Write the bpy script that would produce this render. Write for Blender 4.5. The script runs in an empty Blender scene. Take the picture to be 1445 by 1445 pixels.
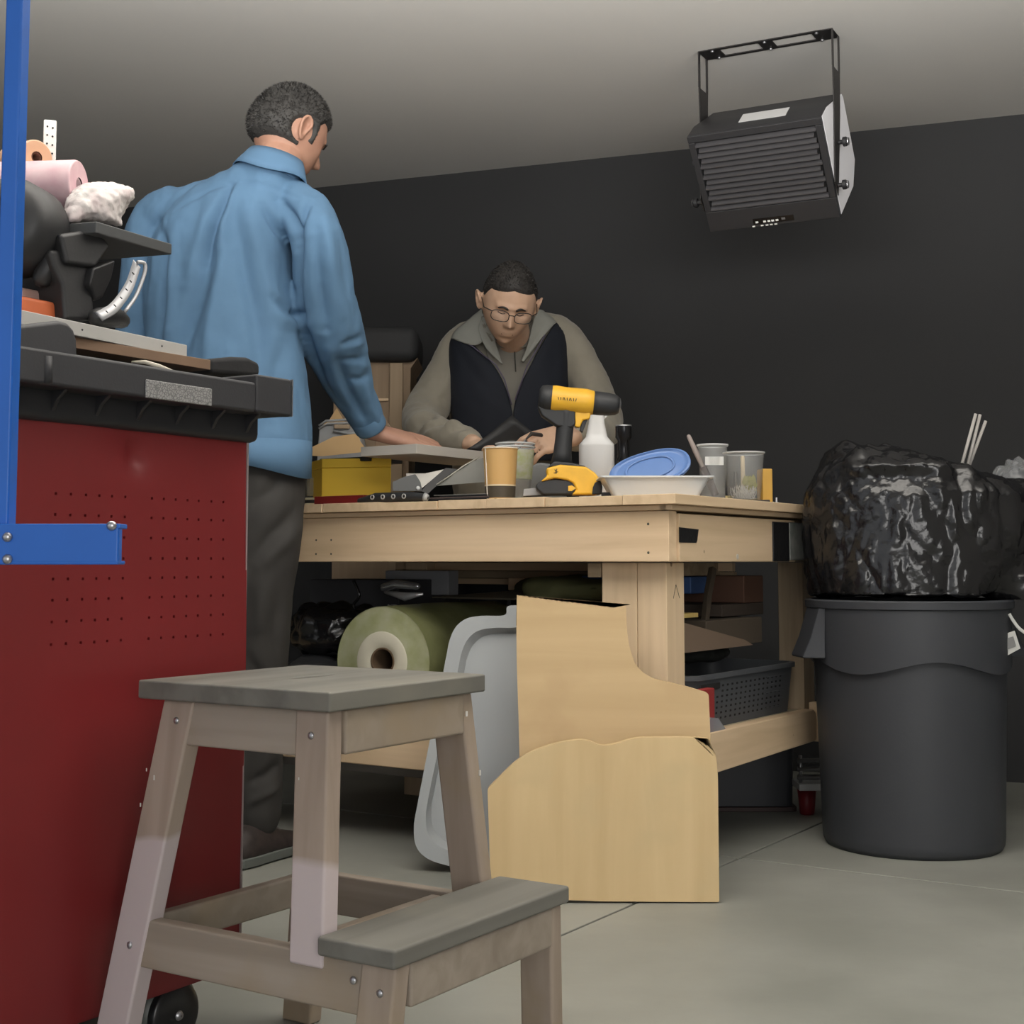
import bpy, bmesh, math, random
import numpy as np
from mathutils import Vector, Matrix, noise
random.seed(7)
C = bpy.context.scene.collection
PI = math.pi

# ------------------------------------------------------------------ camera, world, lights, exposure
CAM_H = 0.68; FPX = 2000.0; PITCH = math.radians(4.6); PCX, PCY = 722.5, 632.0
cam_data = bpy.data.cameras.new('camera'); cam = bpy.data.objects.new('camera', cam_data); C.objects.link(cam)
cam.location = (0, 0, CAM_H); cam.rotation_euler = (math.radians(90) + PITCH, 0, 0)
cam_data.sensor_width = 36; cam_data.lens = FPX / 1445 * 36
cam_data.shift_y = -(722.5 - PCY) / 1445
cam_data.clip_start = 0.05; cam_data.clip_end = 100
bpy.context.scene.camera = cam
sc = bpy.context.scene
sc.view_settings.view_transform = 'Standard'; sc.view_settings.look = 'None'
sc.view_settings.gamma = 1; sc.view_settings.use_curve_mapping = False
sc.view_settings.exposure = 0.0
wd = bpy.data.worlds.new('world'); sc.world = wd; wd.use_nodes = True
bg = wd.node_tree.nodes['Background']; bg.inputs[0].default_value = (0.96, 0.98, 1.0, 1); bg.inputs[1].default_value = 0.8

def area(name, loc, target, sx, sy, power, col):
    d = bpy.data.lights.new(name, 'AREA'); d.shape = 'RECTANGLE'; d.size = sx; d.size_y = sy; d.energy = power; d.color = col
    o = bpy.data.objects.new(name, d); C.objects.link(o); o.location = loc
    o.rotation_euler = (Vector(target) - Vector(loc)).to_track_quat('-Z', 'Y').to_euler(); return o
area('ceiling_lamp_light', (0.5, 2.5, 2.06), (0.5, 2.75, 0), 1.8, 0.35, 6, (1.0, 0.95, 0.88))
area('doorway_daylight', (1.6, -2.4, 1.1), (0.1, 3.5, 1.3), 3.2, 1.9, 80, (1.0, 0.97, 0.93))

up_ = area('added_ceiling_fill', (0.2, 1.5, 1.45), (0.25, 1.9, 2.1), 3.0, 0.5, 108, (1.0, 0.97, 0.92)); up_.data.spread = math.radians(125)  # unseen upward fill added to brighten the ceiling, no real lamp hangs here

# ------------------------------------------------------------------ layout helpers
def at(px, py, Y):
    u = (px - PCX) / FPX; v = (PCY - py) / FPX
    dy = math.cos(PITCH) - v * math.sin(PITCH); dz = math.sin(PITCH) + v * math.cos(PITCH)
    return Vector((u * Y / dy, Y, CAM_H + dz * Y / dy))
def on_z(px, py, z):
    p = at(px, py, 1.0); t = (z - CAM_H) / (p.z - CAM_H)
    return Vector((p.x * t, t, z))

# ------------------------------------------------------------------ materials
def mat(name, col, rough=0.6, metal=0.0, var=0.0, vscale=6.0, col2=None, bump=0.0, bscale=60.0, bdist=0.002, spec=0.5,
        trans=0.0, alpha=1.0, emit=0.0, stretch=(1, 1, 1), rotz=0.0, sheen=0.0, ior=1.45, coat=0.0):
    m = bpy.data.materials.new(name); m.use_nodes = True; nt = m.node_tree; N = nt.nodes; Lk = nt.links
    b = N['Principled BSDF']; b.inputs['Roughness'].default_value = rough; b.inputs['Metallic'].default_value = metal
    b.inputs['Specular IOR Level'].default_value = spec; b.inputs['IOR'].default_value = ior
    b.inputs['Transmission Weight'].default_value = trans; b.inputs['Alpha'].default_value = alpha
    b.inputs['Sheen Weight'].default_value = sheen; b.inputs['Coat Weight'].default_value = coat
    b.inputs['Base Color'].default_value = (*col, 1)
    if emit: b.inputs['Emission Color'].default_value = (*col, 1); b.inputs['Emission Strength'].default_value = emit
    tc = N.new('ShaderNodeTexCoord'); mp = N.new('ShaderNodeMapping')
    mp.inputs['Rotation'].default_value = (0, 0, rotz); mp.inputs['Scale'].default_value = stretch
    Lk.new(tc.outputs['Object'], mp.inputs['Vector'])
    if var > 0 or col2:
        n = N.new('ShaderNodeTexNoise'); n.inputs['Scale'].default_value = vscale; n.inputs['Detail'].default_value = 6
        Lk.new(mp.outputs[0], n.inputs['Vector'])
        r = N.new('ShaderNodeValToRGB'); Lk.new(n.outputs['Fac'], r.inputs[0])
        c2 = col2 if col2 else tuple(c * (1 - var) for c in col)
        c1 = col if col2 else tuple(min(1, c * (1 + var * .6)) for c in col)
        r.color_ramp.elements[0].position = .32; r.color_ramp.elements[1].position = .68
        r.color_ramp.elements[0].color = (*c2, 1); r.color_ramp.elements[1].color = (*c1, 1)
        Lk.new(r.outputs[0], b.inputs['Base Color'])
    if bump > 0:
        n2 = N.new('ShaderNodeTexNoise'); n2.inputs['Scale'].default_value = bscale; n2.inputs['Detail'].default_value = 5
        Lk.new(mp.outputs[0], n2.inputs['Vector'])
        bu = N.new('ShaderNodeBump'); bu.inputs['Strength'].default_value = bump; bu.inputs['Distance'].default_value = bdist
        Lk.new(n2.outputs['Fac'], bu.inputs['Height']); Lk.new(bu.outputs[0], b.inputs['Normal'])
    return m

def wood(name, light, dark, rotz=0.0, axis=0, grain=1.0, rough=0.62, blotch=None, spots=False):
    """grain runs along local axis (0 x, 1 y, 2 z) after turning by rotz"""
    m = bpy.data.materials.new(name); m.use_nodes = True; nt = m.node_tree; N = nt.nodes; Lk = nt.links
    b = N['Principled BSDF']; b.inputs['Roughness'].default_value = rough; b.inputs['Specular IOR Level'].default_value = .3
    tc = N.new('ShaderNodeTexCoord'); mr = N.new('ShaderNodeMapping'); mr.inputs['Rotation'].default_value = (0, 0, rotz)
    mp = N.new('ShaderNodeMapping'); s = [28 * grain] * 3; s[axis] = 1.6 * grain; mp.inputs['Scale'].default_value = s
    Lk.new(tc.outputs['Object'], mr.inputs[0]); Lk.new(mr.outputs[0], mp.inputs[0])
    oi = N.new('ShaderNodeObjectInfo')
    n = N.new('ShaderNodeTexNoise'); n.noise_dimensions = '4D'; n.inputs['Scale'].default_value = 1; n.inputs['Detail'].default_value = 5; n.inputs['Distortion'].default_value = .6
    mul = N.new('ShaderNodeMath'); mul.operation = 'MULTIPLY'; mul.inputs[1].default_value = 37; Lk.new(oi.outputs['Random'], mul.inputs[0]); Lk.new(mul.outputs[0], n.inputs['W'])
    Lk.new(mp.outputs[0], n.inputs['Vector'])
    r = N.new('ShaderNodeValToRGB'); r.color_ramp.elements[0].position = .30; r.color_ramp.elements[1].position = .62
    r.color_ramp.elements[0].color = (*dark, 1); r.color_ramp.elements[1].color = (*light, 1)
    Lk.new(n.outputs['Fac'], r.inputs[0]); out = r.outputs[0]
    if blotch:
        n3 = N.new('ShaderNodeTexNoise'); n3.inputs['Scale'].default_value = 5; n3.inputs['Detail'].default_value = 4
        Lk.new(mr.outputs[0], n3.inputs['Vector'])
        r3 = N.new('ShaderNodeValToRGB'); r3.color_ramp.elements[0].position = .48; r3.color_ramp.elements[1].position = .66
        r3.color_ramp.elements[0].color = (0, 0, 0, 1); r3.color_ramp.elements[1].color = (1, 1, 1, 1)
        Lk.new(n3.outputs['Fac'], r3.inputs[0])
        mx = N.new('ShaderNodeMix'); mx.data_type = 'RGBA'; Lk.new(r3.outputs[0], mx.inputs['Factor']); Lk.new(out, mx.inputs['A'])
        mx.inputs['B'].default_value = (*blotch, 1); out = mx.outputs['Result']
    if spots:
        vo = N.new('ShaderNodeTexVoronoi'); vo.inputs['Scale'].default_value = 9; Lk.new(mr.outputs[0], vo.inputs['Vector'])
        r4 = N.new('ShaderNodeValToRGB'); r4.color_ramp.elements[0].position = .035; r4.color_ramp.elements[1].position = .06
        r4.color_ramp.elements[0].color = (1, 1, 1, 1); r4.color_ramp.elements[1].color = (0, 0, 0, 1); Lk.new(vo.outputs['Distance'], r4.inputs[0])
        mx = N.new('ShaderNodeMix'); mx.data_type = 'RGBA'; Lk.new(r4.outputs[0], mx.inputs['Factor']); Lk.new(out, mx.inputs['A'])
        mx.inputs['B'].default_value = (dark[0] * .35, dark[1] * .3, dark[2] * .28, 1); out = mx.outputs['Result']
    Lk.new(out, b.inputs['Base Color'])
    bu = N.new('ShaderNodeBump'); bu.inputs['Strength'].default_value = .25; bu.inputs['Distance'].default_value = .001
    Lk.new(n.outputs['Fac'], bu.inputs['Height']); Lk.new(bu.outputs[0], b.inputs['Normal'])
    return m

# ------------------------------------------------------------------ mesh helpers
class MB:
    """collects geometry in world coordinates"""
    def __init__(s): s.v = []; s.f = []
    def add(s, vs, fs):
        k = len(s.v); s.v += [Vector(v) for v in vs]; s.f += [tuple(i + k for i in f) for f in fs]; return s
    def box(s, o, a, b, c):
        """corner o and three edge vectors"""
        o, a, b, c = map(Vector, (o, a, b, c))
        vs = [o, o + a, o + a + b, o + b, o + c, o + a + c, o + a + b + c, o + b + c]
        fs = [(0, 3, 2, 1), (4, 5, 6, 7), (0, 1, 5, 4), (1, 2, 6, 5), (2, 3, 7, 6), (3, 0, 4, 7)]
        if a.cross(b).dot(c) < 0: fs = [f[::-1] for f in fs]
        return s.add(vs, fs)
    def cbox(s, c, sx, sy, sz, rz=0.0, M=None):
        M = M if M is not None else Matrix.Rotation(rz, 3, 'Z')
        a, b, d = M @ Vector((sx, 0, 0)), M @ Vector((0, sy, 0)), M @ Vector((0, 0, sz))
        return s.box(Vector(c) - (a + b + d) / 2, a, b, d)
    def loft(s, rings, cap=True, closed=True):
        n = len(rings[0]); k = len(s.v); s.v += [Vector(p) for r in rings for p in r]
        for i in range(len(rings) - 1):
            for j in range(n if closed else n - 1):
                a = k + i * n + j; b = k + i * n + (j + 1) % n
                s.f.append((a, b, b + n, a + n))
        if cap and closed:
            s.f.append(tuple(k + j for j in range(n))[::-1]); e = k + (len(rings) - 1) * n
            s.f.append(tuple(e + j for j in range(n)))
        return s
    def tube(s, pts, rad, n=12, cap=True, flat=None, up=None, rnd=False):
        """sweep; rad scalar/list; flat = ratio of second axis"""
        pts = [Vector(p) for p in pts]; rad = [rad] * len(pts) if isinstance(rad, (int, float)) else list(rad)
        if rnd:   # rounded ends
            p0, p1, r0, r1 = pts[0], pts[-1], rad[0], rad[-1]
            d0 = (pts[0] - pts[1]).normalized(); d1 = (pts[-1] - pts[-2]).normalized()
            pre = [(p0 + d0 * r0 * math.sin(a), r0 * math.cos(a)) for a in (1.35, .95, .5)]
            post = [(p1 + d1 * r1 * math.sin(a), r1 * math.cos(a)) for a in (.5, .95, 1.35)]
            pts = [q[0] for q in pre] + pts + [q[0] for q in post]; rad = [q[1] for q in pre] + rad + [q[1] for q in post]
        rings = []; u = None
        for i, p in enumerate(pts):
            t = (pts[min(i + 1, len(pts) - 1)] - pts[max(i - 1, 0)])
            t = t.normalized() if t.length > 1e-9 else Vector((0, 0, 1))
            if u is None:
                ref = Vector(up) if up is not None else (Vector((0, 0, 1)) if abs(t.z) < .9 else Vector((1, 0, 0)))
                u = (ref - t * ref.dot(t)).normalized()
            else: u = (u - t * u.dot(t)).normalized()
            w = t.cross(u); fl = flat if flat else 1.0
            rings.append([p + (u * math.cos(2 * PI * k / n) + w * math.sin(2 * PI * k / n) * fl) * rad[i] for k in range(n)])
        return s.loft(rings, cap)
    def lathe(s, prof, base, axis=(0, 0, 1), n=32, cap=True, sx=1.0, u=None):
        """prof [(r, h)...]"""
        ax = Vector(axis).normalized(); base = Vector(base)
        if u is None: u = Vector((1, 0, 0)) if abs(ax.x) < .9 else Vector((0, 0, 1))
        u = Vector(u); u = (u - ax * u.dot(ax)).normalized(); w = ax.cross(u)
        return s.loft([[base + ax * h + (u * math.cos(2 * PI * k / n) * sx + w * math.sin(2 * PI * k / n)) * max(r, 1e-4) for k in range(n)] for r, h in prof], cap)
    def prism(s, poly, vec):
        poly = [Vector(p) for p in poly]; vec = Vector(vec); n = len(poly)
        nr = Vector((0, 0, 0))
        for i in range(n): nr += poly[i].cross(poly[(i + 1) % n])
        k = len(s.v); s.v += poly + [p + vec for p in poly]
        lo, hi = tuple(range(k, k + n)), tuple(range(k + n, k + 2 * n))
        if nr.dot(vec) > 0: s.f += [lo[::-1], hi]; s.f += [(k + i, k + (i + 1) % n, k + n + (i + 1) % n, k + n + i) for i in range(n)]
        else: s.f += [lo, hi[::-1]]; s.f += [(k + (i + 1) % n, k + i, k + n + i, k + n + (i + 1) % n) for i in range(n)]
        return s
    def sheet(s, rows, th=0.0):
        """grid of points; open surface"""
        n = len(rows[0]); k = len(s.v); s.v += [Vector(p) for r in rows for p in r]
        for i in range(len(rows) - 1):
            for j in range(n - 1):
                a = k + i * n + j; s.f.append((a, a + 1, a + n + 1, a + n))
        return s
    def build(s, name, m, parent=None, bevel=0.0, smooth=False, seg=2, solid=0.0, sub=0, weld=0):
        me = bpy.data.meshes.new(name)
        o = bpy.data.objects.new(name, me); C.objects.link(o)
        if parent is not None: o.parent = parent; off = wloc(parent)
        else:
            off = Vector((sum(v.x for v in s.v) / len(s.v), sum(v.y for v in s.v) / len(s.v), min(v.z for v in s.v))); o.location = off
        me.from_pydata([v - off for v in s.v], [], s.f); me.materials.append(m)
        bm = bmesh.new(); bm.from_mesh(me)
        if weld: bmesh.ops.remove_doubles(bm, verts=bm.verts, dist=weld)
        if solid == 0: bmesh.ops.recalc_face_normals(bm, faces=bm.faces)
        bm.to_mesh(me); bm.free()
        if smooth: me.shade_smooth()
        if solid: md = o.modifiers.new('solid', 'SOLIDIFY'); md.thickness = solid; md.offset = 0
        if sub: md = o.modifiers.new('sub', 'SUBSURF'); md.levels = sub; md.render_levels = sub
        if bevel:
            md = o.modifiers.new('bevel', 'BEVEL'); md.width = bevel; md.segments = seg; md.limit_method = 'ANGLE'; md.angle_limit = .6
            if not smooth: me.shade_smooth()
            md.harden_normals = True
        return o
def wloc(o):
    v = Vector((0, 0, 0))
    while o is not None: v += o.location; o = o.parent
    return v
def thing(name, label, cat, loc, group=None):
    o = bpy.data.objects.new(name, None); C.objects.link(o); o.location = loc; o.empty_display_size = .05
    o['label'] = label; o['category'] = cat
    if group: o['group'] = group
    return o
def tag(o, label, cat, group=None):
    o['label'] = label; o['category'] = cat
    if group: o['group'] = group
    return o
def structure(o): o['kind'] = 'structure'; return o
def spline(pts, n):
    """catmull-rom resample of tuples"""
    P = np.array(pts, float); m = len(P); out = []
    for t in np.linspace(0, m - 1, n):
        i = min(int(t), m - 2); f = t - i
        p0, p1, p2, p3 = P[max(i - 1, 0)], P[i], P[i + 1], P[min(i + 2, m - 1)]
        out.append(.5 * ((2 * p1) + (-p0 + p2) * f + (2 * p0 - 5 * p1 + 4 * p2 - p3) * f * f + (-p0 + 3 * p1 - 3 * p2 + p3) * f ** 3))
    return np.array(out)
def remeshed(mb, voxel, smooth=4):
    """union of closed shapes as one continuous surface -> (verts array, faces)"""
    me = bpy.data.meshes.new('tmp'); me.from_pydata(mb.v, [], mb.f)
    bm = bmesh.new(); bm.from_mesh(me); bmesh.ops.recalc_face_normals(bm, faces=bm.faces); bm.to_mesh(me); bm.free()
    o = bpy.data.objects.new('tmp', me); C.objects.link(o)
    r = o.modifiers.new('r', 'REMESH'); r.mode = 'VOXEL'; r.voxel_size = voxel
    if smooth: q = o.modifiers.new('s', 'SMOOTH'); q.factor = .5; q.iterations = smooth
    dg = bpy.context.evaluated_depsgraph_get(); ev = o.evaluated_get(dg); m2 = bpy.data.meshes.new_from_object(ev)
    bpy.data.objects.remove(o); bpy.data.meshes.remove(me)
    n = len(m2.vertices); co = np.empty(n * 3); m2.vertices.foreach_get('co', co); no = np.empty(n * 3)
    m2.vertex_normals.foreach_get('vector', no)
    return m2, co.reshape(-1, 3), no.reshape(-1, 3)
def place_mesh(m2, co, name, m, parent):
    off = wloc(parent) if parent is not None else Vector((0, 0, 0))
    m2.vertices.foreach_set('co', (co - np.array(off)).ravel()); m2.update(); m2.name = name
    m2.materials.clear(); m2.materials.append(m); m2.shade_smooth()
    o = bpy.data.objects.new(name, m2); C.objects.link(o); o.parent = parent; return o
def seg_dist(P, a, b):
    a = np.array(a); b = np.array(b); ab = b - a
    t = np.clip(((P - a) @ ab) / (ab @ ab), 0, 1); d = np.linalg.norm(P - a - t[:, None] * ab, axis=1); return d, t
def folds(co, no, lines, Y):
    """lines: (pixel polyline, width m, depth m) carved on the side whose normal faces -Y; measured in the XZ plane"""
    P = co[:, [0, 2]]; face = np.clip(-no[:, 1] * 1.6, 0, 1); disp = np.zeros(len(co))
    for pl, w, dep in lines:
        q = [at(x, y, Y) for x, y in pl]; best = np.full(len(co), 9.0); bt = np.zeros(len(co)); n = len(q) - 1
        for i in range(n):
            d, t = seg_dist(P, (q[i].x, q[i].z), (q[i + 1].x, q[i + 1].z)); s = d < best; best[s] = d[s]; bt[s] = (i + t[s]) / n
        disp += dep * np.exp(-(best / w) ** 2) * np.sin(np.clip(bt, 0.04, .96) * PI) ** .5 * face
    return co - no * disp[:, None] * 1.0
def wrinkle(co, no, amp, scale, stretch=(1, 1, 1), mask=None, seed=0):
    out = np.array([noise.fractal(Vector((c[0] * stretch[0] * scale + seed, c[1] * stretch[1] * scale, c[2] * stretch[2] * scale)), .9, 2.1, 3) for c in co])
    if mask is not None: out = out * mask
    return co + no * (out * amp)[:, None]

# ------------------------------------------------------------------ palette
ROT = math.radians(33.6)
M = dict(
    wall=mat('charcoal_wall_paint', (.028, .0285, .030), .75, var=.10, vscale=1.2, bump=.15, bscale=220, bdist=.001),
    ceil=mat('grey_ceiling_paint', (.62, .605, .58), .9, var=.04, vscale=.7),
    concrete=mat('concrete', (.275, .278, .25), .5, col2=(.20, .203, .18), vscale=2.8, bump=.1, bscale=40),
    joint=mat('floor_joint', (.06, .06, .05), .9),
    red=mat('red_cabinet_paint', (.185, .016, .018), .42, col2=(.145, .014, .015), vscale=2.2, bump=.06, bscale=9, bdist=.01),
    black_plastic=mat('black_plastic', (.018, .018, .02), .5, bump=.2, bscale=400, bdist=.0006),
    grey_plastic=mat('dark_grey_plastic', (.028, .028, .031), .55, bump=.2, bscale=300, bdist=.0008, var=.1),
    blue=mat('blue_rack_paint', (.014, .12, .50), .38, var=.12, vscale=8),
    blue_dark=mat('navy_rack_paint', (.01, .03, .13), .5),
    steel=mat('brushed_steel', (.45, .45, .47), .35, metal=.9),
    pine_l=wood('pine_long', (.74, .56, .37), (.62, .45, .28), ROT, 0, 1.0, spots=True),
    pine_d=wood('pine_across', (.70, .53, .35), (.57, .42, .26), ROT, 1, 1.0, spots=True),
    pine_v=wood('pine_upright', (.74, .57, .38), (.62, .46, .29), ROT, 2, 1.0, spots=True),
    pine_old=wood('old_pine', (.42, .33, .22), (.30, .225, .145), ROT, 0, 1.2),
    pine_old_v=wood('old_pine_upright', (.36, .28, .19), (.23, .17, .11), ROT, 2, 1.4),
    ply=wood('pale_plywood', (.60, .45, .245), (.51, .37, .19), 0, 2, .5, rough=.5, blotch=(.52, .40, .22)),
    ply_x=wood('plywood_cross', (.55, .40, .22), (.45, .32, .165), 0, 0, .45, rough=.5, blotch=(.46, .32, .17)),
    ply_edge=mat('plywood_edge', (.40, .28, .15), .8, var=.3, vscale=60),
)
# ================================================================== THE ROOM
WA = math.radians(20.55); wdir = Vector((-math.cos(WA), math.sin(WA), 0)); wn = Vector((math.sin(WA), math.cos(WA), 0))   # along the back wall to the left, and through it
WP = Vector((1.594, 4.44, 0)); CEIL = 2.105
structure(MB().box(WP - wdir * 2.2, wdir * 6.6, wn * .12, (0, 0, CEIL)).build('wall_back', M['wall']))
structure(MB().box(WP + wdir * 4.4 - wn * 5.8, wdir * .12, wn * 5.92, (0, 0, CEIL)).build('wall_left', M['wall']))
structure(MB().box(WP - wdir * 2.2 - wn * 5.8, -wdir * .12, wn * 5.92, (0, 0, CEIL)).build('wall_right', mat('pale_side_wall', (.45, .44, .42), .85, var=.05)))
structure(MB().box(WP - wdir * 2.32 - wn * 5.8 + Vector((0, 0, CEIL)), wdir * 6.84, wn * 5.92, (0, 0, .1)).build('ceiling', M['ceil']))
# concrete floor: slabs parted by sawn joints
fl = bpy.data.objects.new('floor', None); C.objects.link(fl); fl['kind'] = 'structure'
MB().box(WP - wdir * 2.32 - wn * 5.8 - Vector((0, 0, .12)), wdir * 6.84, wn * 5.92, (0, 0, .10)).build('subfloor', M['joint'], fl)
ja, jb = on_z(560, 1420, 0), on_z(895, 1275, 0); jd = (jb - ja).normalized(); jn = Vector((-jd.y, jd.x, 0))
def slab(s0, s1, t0, t1):
    MB().box(ja + jd * s0 + jn * t0 - Vector((0, 0, .03)), jd * (s1 - s0), jn * (t1 - t0), (0, 0, .03)).build('slab', M['concrete'], fl, bevel=.002, seg=1)
for t0, t1 in ((-3.2, -.003), (.003, 2.6), (2.606, 6.0)):
    for s0, s1 in ((-4.2, -1.303), (-1.297, 1.297), (1.303, 6.6)): slab(s0, s1, t0, t1)

# ================================================================== BLUE RACK (left foreground)
YB = 1.15
r = thing('steel_rack', 'blue painted steel rack upright with a short shelf arm at the left edge', 'rack', (at(15, 790, YB).x, YB, 0))
a0 = at(45, 0, YB); a1 = at(45, 790, YB)
px0, px1 = at(7, 740, YB).x - .012, (24 - PCX) / FPX * (YB + .02)
M_b = M['blue']
MB().box((px0, YB, at(0, 797, YB).z), (px1 - px0, 0, 0), (0, .02, 0), (0, 0, CEIL - at(0, 797, YB).z)).build('upright', M_b, r, bevel=.002)
zb0, zb1 = at(100, 795, YB).z, at(100, 741, YB).z
xb = at(170, 770, YB).x
MB().box((px0 - .5, YB - .006, zb0), (xb - px0 + .5, 0, 0), (0, .012, 0), (0, 0, zb1 - zb0)).build('arm_web', M_b, r, bevel=.002)
MB().box((px0 - .5, YB - .006, zb1 - .003), (xb - px0 + .501, 0, 0), (0, .022, 0), (0, 0, .004)).build('arm_flange', M_b, r, bevel=.001)
MB().box((px0 - .5, YB - .006, zb0 - .001), (xb - px0 + .5, 0, 0), (0, .022, 0), (0, 0, .003)).build('arm_flange', M_b, r, bevel=.001)
MB().box((px0 - .5, YB, 0), (.05, 0, 0), (0, .045, 0), (0, 0, CEIL)).build('upright', M_b, r, bevel=.002)
for (x, y) in ((11, 758), (11, 789), (158, 742)):
    p = at(x, y, YB - .006); MB().lathe([(.004, 0), (.004, .002), (.002, .004)], (p.x, YB - .006, p.z), (0, -1, 0), 10).build('bolt', M['steel'], r, smooth=True)

# ================================================================== RED TOOL CABINET
F = Vector((.53, .848, 0)).normalized(); Bk = Vector((-F.y, F.x, 0))       # along the visible side, and behind it
Q = Vector((-.4905, 2.09, 0)) ; Q = Vector(at(345, 980, 2.13)); Q.z = 0     # near-right vertical edge of the side panel
cab = thing('tool_cabinet', 'red steel rolling tool cabinet with pierced side and black plastic worktop', 'cabinet', (Q.x - .4, Q.y - .2, 0))
ZB, ZT = .092, .884; LEN = .56
# pierced side panel : grid with real holes and a dent
cols = []; rows = []
def fx(px):   # pixel column -> distance s from right edge, along -F
    u = (px - PCX) / FPX; return (Q.x - u * Q.y) / (F.x - u * F.y)
hx = [fx(x) for x in (316, 299, 281, 265, 248, 231, 214, 176, 157, 139, 120, 99, 78)]
def hz(px, py):
    s = fx(px); return at(px, py, Q.y - F.y * s).z
hzs = [hz(250, y) for y in (705, 732, 760, 788, 815, 842, 870, 899)]
hr = .0018
xs = sorted(set([0, LEN] + [round(h - hr, 5) for h in hx] + [round(h + hr, 5) for h in hx] + [round(v, 5) for v in np.linspace(.005, LEN - .005, 45)]))
zs = sorted(set([ZB, ZT] + [round(h - hr, 5) for h in hzs] + [round(h + hr, 5) for h in hzs] + [round(v, 5) for v in np.linspace(ZB + .01, ZT - .005, 60)]))
mb = MB(); hole = lambda x, z: any(abs(x - h) < hr * .9 for h in hx) and any(abs(z - h) < hr * .9 for h in hzs)
# drop helper lines that fall inside a hole
xs = [x for x in xs if not any(abs(x - h) < hr * .95 for h in hx)]; zs = [z for z in zs if not any(abs(z - h) < hr * .95 for h in hzs)]
dS, dZ = fx(190), hz(190, 655)
def PP(s, z, inn=0.0):
    d = .010 * math.exp(-((s - dS) / .012) ** 2 - ((z - dZ - .012) / .016) ** 2) + .004 * math.exp(-((s - dS) / .05) ** 2 - ((z - dZ - .02) / .035) ** 2)
    d += .0022 * math.sin(s * 13 + 1) * math.sin(z * 9)
    return Q - F * s + Vector((0, 0, z)) + Bk * (d + inn)
for i in range(len(xs) - 1):
    for j in range(len(zs) - 1):
        a, b_, c, d = PP(xs[i], zs[j]), PP(xs[i + 1], zs[j]), PP(xs[i + 1], zs[j + 1]), PP(xs[i], zs[j + 1])
        if hole((xs[i] + xs[i + 1]) / 2, (zs[j] + zs[j + 1]) / 2):
            e = [p + Bk * .008 for p in (a, b_, c, d)]; mb.add([a, b_, c, d] + e, [(0, 1, 5, 4), (1, 2, 6, 5), (2, 3, 7, 6), (3, 0, 4, 7)])
        else: mb.add([a, b_, c, d], [(0, 1, 2, 3)])
o = mb.build('side_panel', M['red'], cab, smooth=True, weld=1e-5)
o.data.set_sharp_from_angle(angle=.9)
MB().box(Q - F * (LEN - .003) + Bk * .02 + Vector((0, 0, ZB)), F * (LEN - .003), Bk * .75, (0, 0, ZT - ZB)).build('body', M['red'], cab, bevel=.004)
MB().box(Q - F * .002 - Bk * .0005 + Vector((0, 0, ZB)), F * .003, Bk * .012, (0, 0, ZT - ZB)).build('edge_strip', mat('edge_highlight', (.42, .36, .36), .4, metal=.6), cab)  # highlight along the panel's right edge, painted as a pale strip
MB().box(Q - F * LEN + Vector((0, 0, ZB - .006)) + Bk * .004, F * LEN, Bk * .03, (0, 0, .012)).build('bottom_lip', M['red'], cab, bevel=.002)
# black moulded worktop : ribbed underside, outer band, raised end, corner block
TB = .955
def cp(s, z, out=0.0): return Q - F * s - Bk * out + Vector((0, 0, z))
prof = [(.02, ZT - .03), (.035, ZT - .012), (.052, ZT + .02), (.056, .945), (.075, .948), (.075, .948)]
mb = MB(); zlow = .925; zhi = .985
mb = MB(); mb.box(cp(LEN, ZT - .025, .012), F * (LEN + .015), Bk * .70, (0, 0, .066)).build('underside', M['black_plastic'], cab, bevel=.012, seg=3)
for k in range(7):
    s = .02 + k * .072
    MB().prism([cp(s, ZT - .012, .012), cp(s, .917, .012), cp(s, .917, .050), cp(s, .905, .046), cp(s, ZT + .003, .022)], F * .006).build('rib', M['black_plastic'], cab, bevel=.001)
def pl(px, py, out=.055):    # point on the band plane seen at a pixel
    q = Q - Bk * out; u = (px - PCX) / FPX; s = (q.x - u * q.y) / (F.x - u * F.y); g = q - F * s; return at(px, py, g.y)
zbt, zbb = pl(300, 530).z, pl(300, 574).z; zct, zcb = pl(390, 532).z, pl(390, 585).z
e0, e1 = pl(362, 560), pl(412, 560); e0.z = e1.z = 0
far = Q - F * LEN - Bk * .055; far.z = 0
MB().box(far + Vector((0, 0, zbb)), e0 - far, Bk * .10, (0, 0, zbt - zbb)).build('rim_band', M['grey_plastic'], cab, bevel=.005, seg=3)
MB().box(far + Bk * .05 + Vector((0, 0, zbb)), e1 - far - F * .004, Bk * .71, (0, 0, zbt - zbb - .012)).build('tray_floor', M['grey_plastic'], cab, bevel=.004)
MB().box(e0 + Vector((0, 0, zcb)), e1 - e0, Bk * .16, (0, 0, zct - zcb)).build('corner_block', M['grey_plastic'], cab, bevel=.004)
MB().box(e1 + Vector((0, 0, zcb)) - Bk * .001, F * .0015, Bk * .02, (0, 0, zct - zcb)).build('edge_strip', M['steel'], cab)
MB().prism([pl(111, 510), pl(110, 480), pl(106, 466), pl(97, 455), pl(84, 452), pl(28, 458), pl(-10, 460), pl(-10, 520), pl(60, 520)], Bk * .10).build('raised_end', M['grey_plastic'], cab, bevel=.006, seg=3)
MB().tube([pl(66, 541), pl(66, 503)], .007, 14).build('corner_roll', M['grey_plastic'], cab, smooth=True)
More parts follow.
